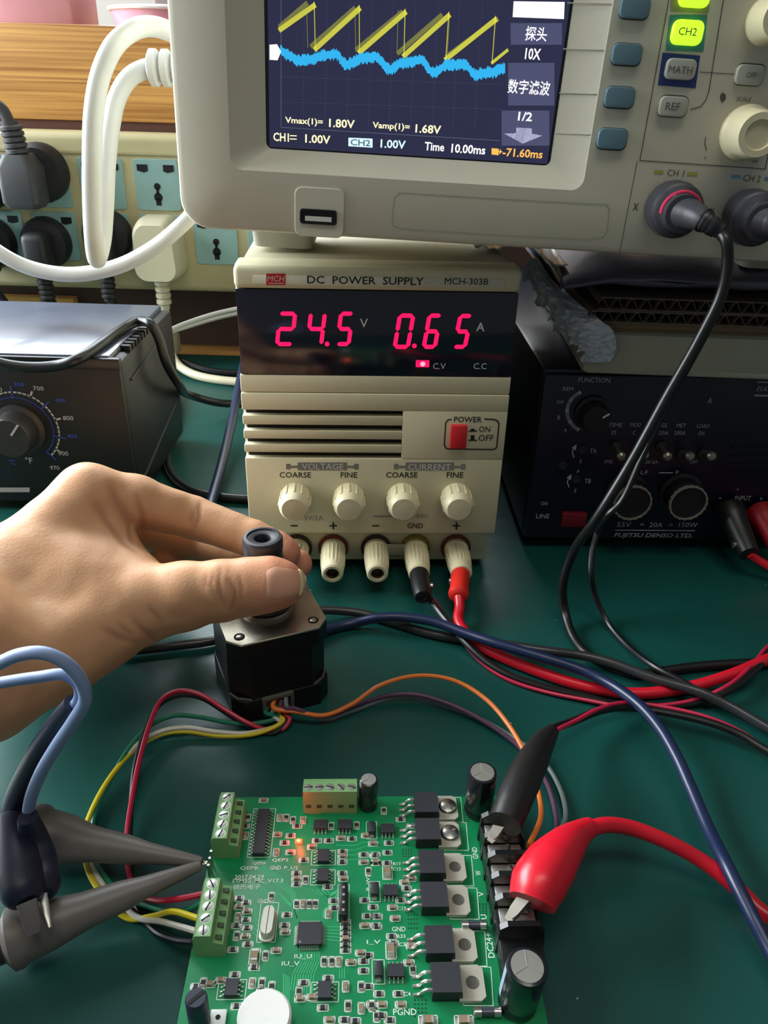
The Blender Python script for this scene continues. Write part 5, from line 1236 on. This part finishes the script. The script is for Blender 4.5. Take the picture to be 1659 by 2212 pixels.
def trace(pts, wd=.00022): line2(tr, [b5(*p) for p in pts], wd, ZB + .00004, 'xy')
for k in range(4): trace([(600 + k * 18, 905 - k * 4), (700 + k * 40, 990 + k * 4), (880 + k * 12, 1135 - k * 6), (900 + k * 16, 1270)])
for k in range(3): trace([(620, 1060 + k * 20), (700, 1110 + k * 16), (790, 1115 + k * 16), (900 + k * 8, 1230 + k * 16), (935, 1330)])
for k in range(9): trace([(960 + k * 20, 1610), (960 + k * 20, 1690), (900 + k * 22, 1790), (880 + k * 22, 1930 + k * 4)])
for k in range(6): trace([(1150, 1330 - k * 12), (1215 + k * 6, 1250 - k * 16), (1285, 1200 - k * 22)])
for k in range(5): trace([(1170, 1400 + k * 26), (1300, 1400 + k * 30)])
for k in range(6): trace([(470, 1150 + k * 60), (560, 1180 + k * 52), (600, 1260 + k * 44)])
for k in range(4): trace([(1060 + k * 40, 1090), (1120 + k * 30, 1130), (1190, 1140 + k * 5), (1290, 1080 + k * 8)])
for k in range(4): trace([(1260, 720 + k * 40), (1420, 720 + k * 40), (1500, 690 + k * 40), (1620, 700 + k * 36)])
for k in range(4): trace([(820 + k * 16, 1790 + k * 10), (820 + k * 16, 1990), (800 + k * 20, 2080)])
for k in range(3): trace([(1290 + k * 20, 1740), (1290 + k * 20, 1830)])
o = tr.build('copper_traces', mat('trace_green', rgb(62, 186, 124), .4), pcb, 0); o['kind'] = 'stuff'
vi = MB()
for x0, x1, y0, y1, nx, ny in ((350, 420, 755, 812, 4, 4), (395, 468, 1300, 1412, 4, 4), (450, 540, 2012, 2150, 4, 5), (990, 1045, 1210, 1290, 3, 5), (855, 910, 762, 802, 4, 3), (865, 900, 470, 520, 3, 4)):
    for i in range(nx):
        for j in range(ny):
            c = b6(x0 + (x1 - x0) * i / (nx - 1), y0 + (y1 - y0) * j / (ny - 1)); patch(vi, [(x + c[0], y + c[1]) for x, y in circ(.00025, 8)], ZB + .00005, 'xy')
o = vi.build('via_holes', M_HOLE, pcb, 0); o['kind'] = 'stuff'
def stx(t_, pos, w_, h_, rot=0):
    g_ = MB(); put_text(g_, t_, pos[0], pos[1], w_, h_, .01, plane='xy', y=ZS, rot=rot); g_.build('silkscreen_lettering', M_SILK, pcb, 0)
for t_, x, y, w_, h_, r_ in (('2017.04.29', 535, 985, .0095, .0016, 0), ('STM32_MC_V17.3', 605, 1020, .0165, .0016, 0), ('硕历电子', 515, 1068, .0088, .0018, 0), ('QEPB', 535, 912, .0060, .0015, 0), ('QEPA', 620, 872, .0045, .0013, 0), ('QEP2', 795, 845, .0055, .0014, 0), ('GND', 755, 908, .0036, .0015, 0), ('P_U2', 885, 910, .0046, .0015, 0), ('IU_U', 985, 1650, .0052, .0015, 0), ('IU_V', 880, 1710, .0052, .0015, 0), ('GND', 650, 1185, .0034, .0013, 0)): stx(t_, b5(x, y), w_, h_, r_)
for t_, x, y, w_, h_, r_ in (('GND', 952, 785, .0046, .0018, 90), ('W', 978, 952, .0018, .0018, 90), ('V', 1002, 1128, .0016, .0018, 90), ('U', 1025, 1318, .0016, .0018, 90), ('DC24+', 1075, 1555, .0078, .0020, 90), ('GND', 315, 1420, .0042, .0016, 0), ('PGND', 365, 2112, .0066, .0018, 0), ('C13', 298, 918, .0026, .0012, 0), ('R17', 300, 875, .0026, .0012, 0), ('P_W2', 60, 1030, .0060, .0014, 90), ('I_V', 105, 1530, .0042, .0015, 0), ('C12', 340, 1248, .0026, .0012, 0), ('R33', 335, 1480, .0026, .0012, 0), ('C5', 345, 1548, .0020, .0012, 0), ('C4', 385, 1962, .0020, .0012, 0)): stx(t_, b6(x, y), w_, h_, r_)

# ================================================================== oscilloscope probes clipped on the board
M_HOOD = mat('grey_probe_hood', rgb(112, 106, 102), .45, var=.06)
M_NAVB = mat('navy_rubber', rgb(22, 26, 48), .5, var=.15)
tipw = wmat(pcb) @ Vector((-.0500, .0201, ZB + .0062))
def probe(label, back, bz, rr, tdy):
    e_ = at(*back, z=bz); t = thing('scope_probe', label, 'probe', (e_.x, e_.y, 0), group='probes clipped on the circuit board')
    p0 = tipw + Vector((-.0022, tdy, .0)) - t.location; p1 = e_ - t.location; A = aim(p0, p1); ln = (p1 - p0).length
    MB().tube(spline([p0, p0 + Vector((.0016, -tdy * .5, .0006)), p0 + Vector((.0026, -tdy, -.0006)), p0 + Vector((.0018, -tdy, -.0014))], 4), .00045, 8).build('hook_tip', M_METAL, t)
    MB().lathe([(.0012, 0), (.0017, .001), (.0034, ln*.30), (.0046, ln*.42), (.0056, ln*.62), (rr*.92, ln*.78), (rr, ln*.90), (rr*1.12, ln*.93), (rr*1.12, ln*.97), (rr*.8, ln)], 28, A).build('hood', M_HOOD, t)
    MB().lathe([(.0058, 0), (.0060, .05), (.004, .055), (.0026, .075)], 20, A @ T(0, 0, ln * .98)).build('handle', mat('dark_handle', rgb(52, 50, 52), .5), t)
    q0 = A @ Vector((0, 0, ln * .98 + .073)); MB().tube(spline([q0, q0 + Vector((-.02, 0, -.004)), q0 + Vector((-.06, .01, -.008))], 6), .0022, 10).build('cable', M_BLUECAB, t)
    return t
probe('upper grey scope probe clipped to the board edge', (60, 1800), .0125, .0088, .0006)
probe('lower grey scope probe clipped to the board edge', (10, 2035), .0105, .0080, -.0006)
M_LBL = mat('light_blue_sheath', rgb(128, 146, 184), .45, var=.05)
YG = .166
gl = thing('ground_lead', 'light blue ground lead arching in front of the wrist', 'ground lead', at(60, 1760, y=YG), group='ground leads')
go = gl.location
MB().tube([p - go for p in spline(world_pts([(-80, 1480, None, YG), (0, 1432, None, YG), (45, 1414, None, YG), (95, 1411, None, YG), (145, 1434, None, YG), (178, 1478, None, YG), (184, 1512, None, YG), (160, 1556, None, YG), (122, 1612, None, YG), (88, 1670, None, YG), (64, 1735, None, YG), (62, 1790, None, YG)]), 8)], .0019, 12).build('wire', M_LBL, gl)
bo = [at(60, 1765, y=YG - .003) - go, at(74, 1820, y=YG - .004) - go, at(84, 1880, z=.024) - go, at(92, 1935, z=.024) - go]
MB().tube(spline(bo, 6), [(.0030 + .0026 * min(1, i / 9)) * (1 if i < 16 else (1, .85, .55)[i - 16]) for i in range(19)], 16).build('clip_boot', M_NAVB, gl)
MB().loft([[(x, y, z) for x, y in rrect(w_, h_, .0004, 2)] for w_, h_, z in ((.0030, .0024, 0), (.0020, .0016, .006), (.0012, .0010, .010))], M=aim(bo[-1], at(106, 1995, z=.022) - go)).build('clip_jaw', M_METAL, gl)
g2 = thing('ground_lead', 'light blue ground lead with a dark flat sleeve, behind the arching one', 'ground lead', at(40, 1745, y=YG + .008), group='ground leads')
go = g2.location
MB().tube([p - go for p in spline(world_pts([(-80, 1490, None, YG + .006), (0, 1475, None, YG + .006), (80, 1463, None, YG + .006), (140, 1458, None, YG + .006), (170, 1480, None, YG + .006), (170, 1512, None, YG + .006), (155, 1530, None, YG + .006)]), 8)], .0017, 12).build('wire', M_LBL, g2)
sl_ = spline([p - go for p in world_pts([(160, 1520, None, YG + .006), (132, 1555, None, YG + .007), (98, 1605, None, YG + .008), (66, 1665, None, YG + .009), (40, 1725, None, YG + .010), (28, 1780, .020), (20, 1850, .024), (10, 1900, .024)])], 6)
MB().tube(sl_, [(.0030 + .0022 * i / (len(sl_) - 1)) * (1 if i < len(sl_) - 3 else .7) for i in range(len(sl_))], 14).build('clip_sleeve', M_NAVB, g2)
MB().tube([sl_[0] + Vector((.002, -.001, .002)), sl_[3] + Vector((.003, -.002, .001))], .0008, 8).build('crimp', M_METAL, g2)
hs = thing('probe_clip', 'bulky navy rubber clip lying across the two probes', 'clip', at(40, 1900, z=.010))
go = hs.location
MB().tube(spline([p - go for p in world_pts([(20, 1770, .026), (28, 1830, .0285), (40, 1890, .029), (60, 1950, .0275)])], 6), [(.0054 + .0016 * math.sin(PI * i / 18)) * (1 if i < 16 else (1, .88, .6)[i - 16]) * (1 if i > 2 else (.6, .85, 1)[i]) for i in range(19)], 18).build('boot', M_NAVB, hs)
MB().loft([[(x, y, z) for x, y in rrect(w_, h_, .0004, 2)] for w_, h_, z in ((.0056, .0050, 0), (.0046, .0044, .006), (.0036, .0030, .009))], M=aim(at(58, 1948, z=.0275) - go, at(78, 2030, z=.021) - go)).build('jaw', mat('dull_clip_metal', rgb(112, 108, 108), .5, .5), hs)
# ================================================================== hand gripping the knob
def build_hand():
    h = .001
    lo = np.array([-.36, -.06, .004]); hi = np.array([-.015, .362, .150])
    N = np.ceil((hi - lo) / h).astype(int) + 1
    V = np.full(N, 1.0, np.float32)
    def P3(p):
        if p[0] == 'w': return np.array(p[1:4]), p[4] / 1000
        v = at(p[0], p[1], y=p[2]); return np.array(v[:]), p[3] / 1000
    def field(a, ra, b, rb, m):
        l = np.minimum(a - ra, b - rb) - m; u_ = np.maximum(a + ra, b + rb) + m
        i0 = np.maximum(((l - lo) / h).astype(int), 0); i1 = np.minimum(((u_ - lo) / h).astype(int) + 2, N)
        g = [(lo[k] + h * np.arange(i0[k], i1[k])).astype(np.float32) for k in range(3)]
        X, Y, Z = np.meshgrid(*g, indexing='ij', sparse=True)
        d = b - a; L2 = float(d @ d) + 1e-12
        t = np.clip(((X - a[0]) * d[0] + (Y - a[1]) * d[1] + (Z - a[2]) * d[2]) / L2, 0, 1)
        D = np.sqrt((X - a[0] - t * d[0]) ** 2 + (Y - a[1] - t * d[1]) ** 2 + (Z - a[2] - t * d[2]) ** 2) - (ra + (rb - ra) * t)
        return tuple(slice(i0[k], i1[k]) for k in range(3)), D.astype(np.float32), (X, Y, Z)
    def smin(A, B_, k):
        q = np.maximum(k - np.abs(A - B_), 0) / k
        return np.minimum(A, B_) - q * q * k * .25
    def chain(pts, k, vol=None, kfar=None, root=None):
        vol = V if vol is None else vol
        P = [P3(p) for p in pts]
        for (a, ra), (b, rb) in zip(P[:-1], P[1:]):
            sl, D, (X, Y, Z) = field(a, ra, b, rb, .022)
            kk = k
            if kfar is not None:
                rr = np.sqrt((X - root[0]) ** 2 + (Y - root[1]) ** 2 + (Z - root[2]) ** 2)
                kk = np.clip(k - (rr - .012) * .35, kfar, k).astype(np.float32)
            vol[sl] = smin(vol[sl], D, kk)
    # palm, back of the hand, wrist, forearm
    W1 = (-120, 1415, .204, 21)
    chain([(190, 1068, .290, 11.8), (0, 1238, .250, 14.0), (-110, 1345, .215, 17), W1], .010)
    chain([(212, 1112, .310, 11.5), (0, 1285, .268, 13), (-110, 1380, .225, 16)], .011)
    chain([(185, 1128, .322, 9.5), (0, 1300, .280, 11.5), (-100, 1405, .230, 15)], .011)
    chain([(150, 1150, .328, 8.6), (0, 1310, .286, 10), (-90, 1430, .233, 14)], .011)
    chain([(318, 1304, .252, 12.4), (215, 1350, .241, 14.6), (110, 1408, .226, 16.0), (-40, 1478, .205, 18), W1], .011)
    chain([(110, 1235, .254, 12.5), (190, 1235, .262, 10.5), (275, 1262, .262, 9.5)], .014)
    chain([(190, 1120, .285, 10.5), (232, 1180, .280, 9), (290, 1262, .262, 8.5)], .013)
    chain([(-90, 1415, .212, 17), (60, 1330, .241, 14.0), (165, 1285, .251, 12.0), (250, 1290, .254, 10.5)], .014)
    w = P3(W1)[0]
    chain([('w', *w, 22), ('w', -.200, .125, .082, 24), ('w', -.260, .045, .096, 29), ('w', -.305, -.015, .106, 33)], .010)
    # fingers
    def finger(pts, k=.008, kfar=.0014):
        chain(pts, k, None, kfar, P3(pts[0])[0])
    finger([(150, 1150, .330, 8.6), (265, 1150, .342, 7.4), (285, 1190, .328, 6.6), (245, 1205, .314, 6.2)])
    finger([(185, 1128, .322, 9.6), (350, 1165, .334, 8.2), (395, 1205, .322, 7.2), (350, 1215, .308, 6.6)])
    finger([(212, 1112, .310, 11), (425, 1172, .318, 8.8), (565, 1206, .306, 7.8), (641, 1219, .294, 6.9)])
    finger([(190, 1068, .290, 11.6), (300, 1085, .296, 10.8), (415, 1117, .300, 9.4), (545, 1163, .2935, 8.2), (598, 1187, .2885, 7.7), (613, 1194, .2872, 7.2)])
    # index fingertip wraps past the knob; thumb: flattened by paired strands
    for s in (-1, 0, 1):
        z = .0034 * s
        def th(px, py, y, r, dz): p = at(px, py, y=y); return ('w', p.x, p.y, p.z + dz * s, r)
        chain([th(318, 1304, .2515, 12.0, .0040), th(400, 1288, .2520, 9.4, .0042), th(480, 1276, .2530, 8.2, .0038), th(540, 1268, .2545, 7.8, .0034), th(585, 1263, .2552, 7.6, .0028), th(612, 1262, .2558, 6.9, .0020)], .006, None, .004, P3((318, 1304, .2515, 12))[0])
    # ---------------------------------------------------------------- surface nets
    S = V < 0
    C = np.zeros(tuple(N - 1), np.uint8)
    for dx in (0, 1):
        for dy in (0, 1):
            for dz in (0, 1): C += S[dx:N[0]-1+dx, dy:N[1]-1+dy, dz:N[2]-1+dz]
    cells = np.argwhere((C > 0) & (C < 8)); idx = np.full(tuple(N - 1), -1, np.int32)
    idx[cells[:, 0], cells[:, 1], cells[:, 2]] = np.arange(len(cells))
    acc = np.zeros((len(cells), 3)); cnt = np.zeros(len(cells))
    cor = [(a, b, c) for a in (0, 1) for b in (0, 1) for c in (0, 1)]
    val = {c: V[cells[:, 0] + c[0], cells[:, 1] + c[1], cells[:, 2] + c[2]].astype(float) for c in cor}
    for c in cor:
        for ax in range(3):
            if c[ax] == 0:
                d = list(c); d[ax] = 1; d = tuple(d); a, b = val[c], val[d]; m = (a < 0) != (b < 0)
                t = np.where(m, a / np.where(m, a - b, 1), 0)
                p = np.array(c, float)[None] + t[:, None] * np.eye(3)[ax][None]
                acc[m] += p[m]; cnt[m] += 1
    verts = lo + h * (cells + acc / cnt[:, None])
    faces = []
    for ax in range(3):
        o1, o2 = [(1, 2), (2, 0), (0, 1)][ax]
        s0 = [slice(None)] * 3; s1 = [slice(None)] * 3; s0[ax] = slice(0, N[ax] - 1); s1[ax] = slice(1, N[ax])
        E_ = np.argwhere(S[tuple(s0)] != S[tuple(s1)])
        flip = S[E_[:, 0], E_[:, 1], E_[:, 2]]
        ok = (E_[:, o1] > 0) & (E_[:, o2] > 0) & (E_[:, o1] < N[o1] - 1) & (E_[:, o2] < N[o2] - 1)
        E_, flip = E_[ok], flip[ok]
        q = []
        for a, b in ((0, 0), (1, 0), (1, 1), (0, 1)):
            c = E_.copy(); c[:, o1] -= 1 - a; c[:, o2] -= 1 - b; q.append(idx[c[:, 0], c[:, 1], c[:, 2]])
        q = np.stack(q, 1); q[~flip] = q[~flip][:, ::-1]; faces.append(q)
    faces = np.concatenate(faces)
    # smooth
    e = np.concatenate([faces[:, [0, 1]], faces[:, [1, 2]], faces[:, [2, 3]], faces[:, [3, 0]]]); 
    n = len(verts)
    deg = np.bincount(e.ravel(), minlength=n).astype(float)
    def lap(v):
        out = np.zeros_like(v)
        for k in range(3): out[:, k] = np.bincount(e[:, 0], v[e[:, 1], k], n) + np.bincount(e[:, 1], v[e[:, 0], k], n)
        return out / deg[:, None] - v
    for _ in range(6): verts = verts + .55 * lap(verts); verts = verts - .52 * lap(verts)
    return verts, faces

hv, hf = build_hand()
from mathutils.bvhtree import BVHTree
bv = BVHTree.FromPolygons([tuple(v) for v in hv], [tuple(int(i) for i in f) for f in hf])
def hit(px, py):
    r_ = bv.ray_cast(CAM, ray(px, py).normalized()); return r_[0], r_[1]
def k0(x, y): return x / 2.183, 980 + y / 2.183
# creases: shallow grooves pressed into the skin (position on the hand, depth mm, width mm)
CR = [([(1040, 530), (1032, 600), (1038, 660), (1060, 730)], .55, 1.0), ([(1008, 550), (998, 620), (1018, 690)], .4, .9), ([(1075, 590), (1108, 640), (1104, 700), (1080, 750)], .45, .9), ([(1130, 570), (1140, 640), (1130, 700)], .3, .9), ([(975, 560), (970, 640)], .3, .9),
      ([(945, 225), (938, 300), (900, 385)], .6, 1.1), ([(915, 260), (895, 330)], .3, .9), ([(648, 200), (672, 290), (676, 410)], .8, 1.3), ([(515, 140), (565, 240), (612, 330), (625, 430)], .9, 1.8), ([(440, 215), (500, 310), (590, 420), (650, 465)], .8, 2.0),
      ([(480, 815), (560, 865), (660, 900)], .6, 1.3), ([(620, 770), (690, 845), (740, 880)], .45, 1.2), ([(560, 800), (640, 870)], .35, 1.0), ([(700, 720), (770, 800)], .25, 1.0)]
vn = np.zeros_like(hv)
fn_ = np.cross(hv[hf[:, 2]] - hv[hf[:, 0]], hv[hf[:, 3]] - hv[hf[:, 1]])
for k in range(4): np.add.at(vn, hf[:, k], fn_)
vn /= np.linalg.norm(vn, axis=1, keepdims=True) + 1e-12
disp = np.zeros(len(hv)); red = np.zeros(len(hv)); dark = np.zeros(len(hv))
for pl, dep, wd in CR:
    pts = []
    for a, b in zip(pl[:-1], pl[1:]):
        for t_ in range(12):
            p, _n = hit(*k0(a[0] + (b[0] - a[0]) * t_ / 12, a[1] + (b[1] - a[1]) * t_ / 12))
            if p is not None: pts.append(p[:])
    if len(pts) < 3: continue
    pts = np.array(pts); c_ = pts.mean(0); rr = np.linalg.norm(pts - c_, axis=1).max() + .01
    sel = np.where(np.linalg.norm(hv - c_, axis=1) < rr)[0]
    dd = np.linalg.norm(hv[sel][:, None] - pts[None], axis=2); j = dd.argmin(1); dm = dd.min(1)
    tt = j / (len(pts) - 1); taper = np.sin(np.pi * np.clip(tt * .9 + .05, 0, 1)) ** .6
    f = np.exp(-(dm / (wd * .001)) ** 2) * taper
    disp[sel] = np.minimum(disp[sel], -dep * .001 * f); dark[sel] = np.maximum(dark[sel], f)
for (px_, py_, y_, rad_) in ((640, 1262, .256, .020), (625, 1200, .286, .014), (650, 1220, .293, .014), (190, 1060, .29, .012)):
    p = np.array(at(px_, py_, y=y_)[:]); red = np.maximum(red, np.exp(-(np.linalg.norm(hv - p, axis=1) / rad_) ** 2) * (1. if px_ > 300 else .25))
hv2 = hv + vn * disp[:, None]
fz = np.array([mnoise.noise(Vector(v) * 140) for v in hv2]); hv2 = hv2 + vn * (fz * .00025)[:, None]
def skin():
    m = bpy.data.materials.new('skin'); m.use_nodes = True; nt = m.node_tree; b = nt.nodes['Principled BSDF']
    tc = nt.nodes.new('ShaderNodeTexCoord'); n = nt.nodes.new('ShaderNodeTexNoise'); n.inputs['Scale'].default_value = 45; n.inputs['Detail'].default_value = 6
    mix = nt.nodes.new('ShaderNodeMix'); mix.data_type = 'RGBA'; mix.inputs['A'].default_value = rgb(196, 144, 106); mix.inputs['B'].default_value = rgb(216, 168, 128)
    at1 = nt.nodes.new('ShaderNodeAttribute'); at1.attribute_name = 'flush'
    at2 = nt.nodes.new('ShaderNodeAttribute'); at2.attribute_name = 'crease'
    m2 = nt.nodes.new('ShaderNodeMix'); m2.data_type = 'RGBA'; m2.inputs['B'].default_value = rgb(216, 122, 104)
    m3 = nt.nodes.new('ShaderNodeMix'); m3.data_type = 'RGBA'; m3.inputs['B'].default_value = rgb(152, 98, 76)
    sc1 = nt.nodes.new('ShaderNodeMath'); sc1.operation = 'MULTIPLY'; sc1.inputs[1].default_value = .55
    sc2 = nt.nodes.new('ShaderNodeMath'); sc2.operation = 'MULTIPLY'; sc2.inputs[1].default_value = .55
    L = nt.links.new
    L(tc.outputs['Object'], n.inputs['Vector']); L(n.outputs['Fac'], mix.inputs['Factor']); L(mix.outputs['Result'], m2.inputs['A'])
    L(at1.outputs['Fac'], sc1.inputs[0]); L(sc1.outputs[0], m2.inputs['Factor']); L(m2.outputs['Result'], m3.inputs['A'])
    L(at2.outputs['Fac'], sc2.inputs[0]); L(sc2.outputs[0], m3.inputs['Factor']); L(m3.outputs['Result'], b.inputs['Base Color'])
    b.inputs['Roughness'].default_value = .48; b.inputs['Specular IOR Level'].default_value = .4
    b.inputs['Subsurface Weight'].default_value = .18; b.inputs['Subsurface Radius'].default_value = (.005, .002, .001); b.inputs['Subsurface Scale'].default_value = 1
    v = nt.nodes.new('ShaderNodeTexVoronoi'); v.inputs['Scale'].default_value = 900
    bp = nt.nodes.new('ShaderNodeBump'); bp.inputs['Strength'].default_value = .18; bp.inputs['Distance'].default_value = .0003
    L(tc.outputs['Object'], v.inputs['Vector']); L(v.outputs['Distance'], bp.inputs['Height']); L(bp.outputs['Normal'], b.inputs['Normal'])
    return m
me = bpy.data.meshes.new('hand')
me.vertices.add(len(hv2)); me.vertices.foreach_set('co', hv2.astype(np.float32).ravel())
me.loops.add(len(hf) * 4); me.loops.foreach_set('vertex_index', hf.astype(np.int32).ravel())
me.polygons.add(len(hf)); me.polygons.foreach_set('loop_start', np.arange(0, len(hf) * 4, 4, dtype=np.int32))
me.update(calc_edges=True); me.validate()
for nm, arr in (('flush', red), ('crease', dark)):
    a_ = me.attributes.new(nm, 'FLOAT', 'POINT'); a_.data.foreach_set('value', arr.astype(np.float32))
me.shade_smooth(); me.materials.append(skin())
hand = bpy.data.objects.new('person', me); COL.objects.link(hand)
tag(hand, "person's bare hand reaching in from the left, gripping the motor knob with thumb and finger", 'person')
# thumbnail laid on the thumb
def nail(name, poly_fn, nu, nv, lift, m):
    vs, nsn, es = [], [], []
    for j in range(nv + 1):
        for i in range(nu + 1):
            qx, qy = poly_fn(i / nu, j / nv); p, nn = hit(qx, qy)
            if p is None or (vs and i and (p - vs[-1]).length > .004): p, nn = vs[-1] + RT * ((qx - lx) / FPX * .30), nsn[-1]
            lx = qx
            e_ = min(1, 5 * min(i / nu, j / nv, 1 - j / nv) + (.55 if name != 'thumbnail' else 0))
            if nn.dot(ray(600, 1262)) > 0: nn = -nn
            vs.append(Vector(p)); nsn.append(nn); es.append(e_)
    cn = sum(nsn, Vector()) / len(nsn)
    out_ = [v + (n_ * .5 + cn * .5).normalized() * (lift * k_ - .00035 * (1 - k_)) for v, n_, k_ in zip(vs, nsn, es)]
    fs = [[j * (nu + 1) + i, j * (nu + 1) + i + 1, (j + 1) * (nu + 1) + i + 1, (j + 1) * (nu + 1) + i] for j in range(nv) for i in range(nu)]
    o_ = MB().add([tuple(v) for v in out_], fs).build(name, m, hand, 80)
    md = o_.modifiers.new('thickness', 'SOLIDIFY'); md.thickness = .0005; md.offset = -1
    return o_
def nshape(u, v, x0=570, x1=649):
    hh = 46 * (1 - .10 * u - .32 * max(0, (u - .55) / .45) ** 2) * min(1, (u + .08) / .40) ** .35
    bulge = 9 * (1 - (2 * v - 1) ** 2)
    x = x0 + (x1 - x0) * u + (bulge * u - bulge * (1 - u) * .9)
    return x, 1263 - 4 * u + (2 * v - 1) * hh
nail('thumbnail', nshape, 18, 14, .00035, mat('nail_pink', rgb(214, 158, 130), .42, var=.06))
nail('nail_free_edge', lambda u, v: nshape(.90 + .12 * u, .06 + .88 * v), 5, 14, .00050, mat('nail_edge', rgb(206, 182, 142), .5, var=.04))
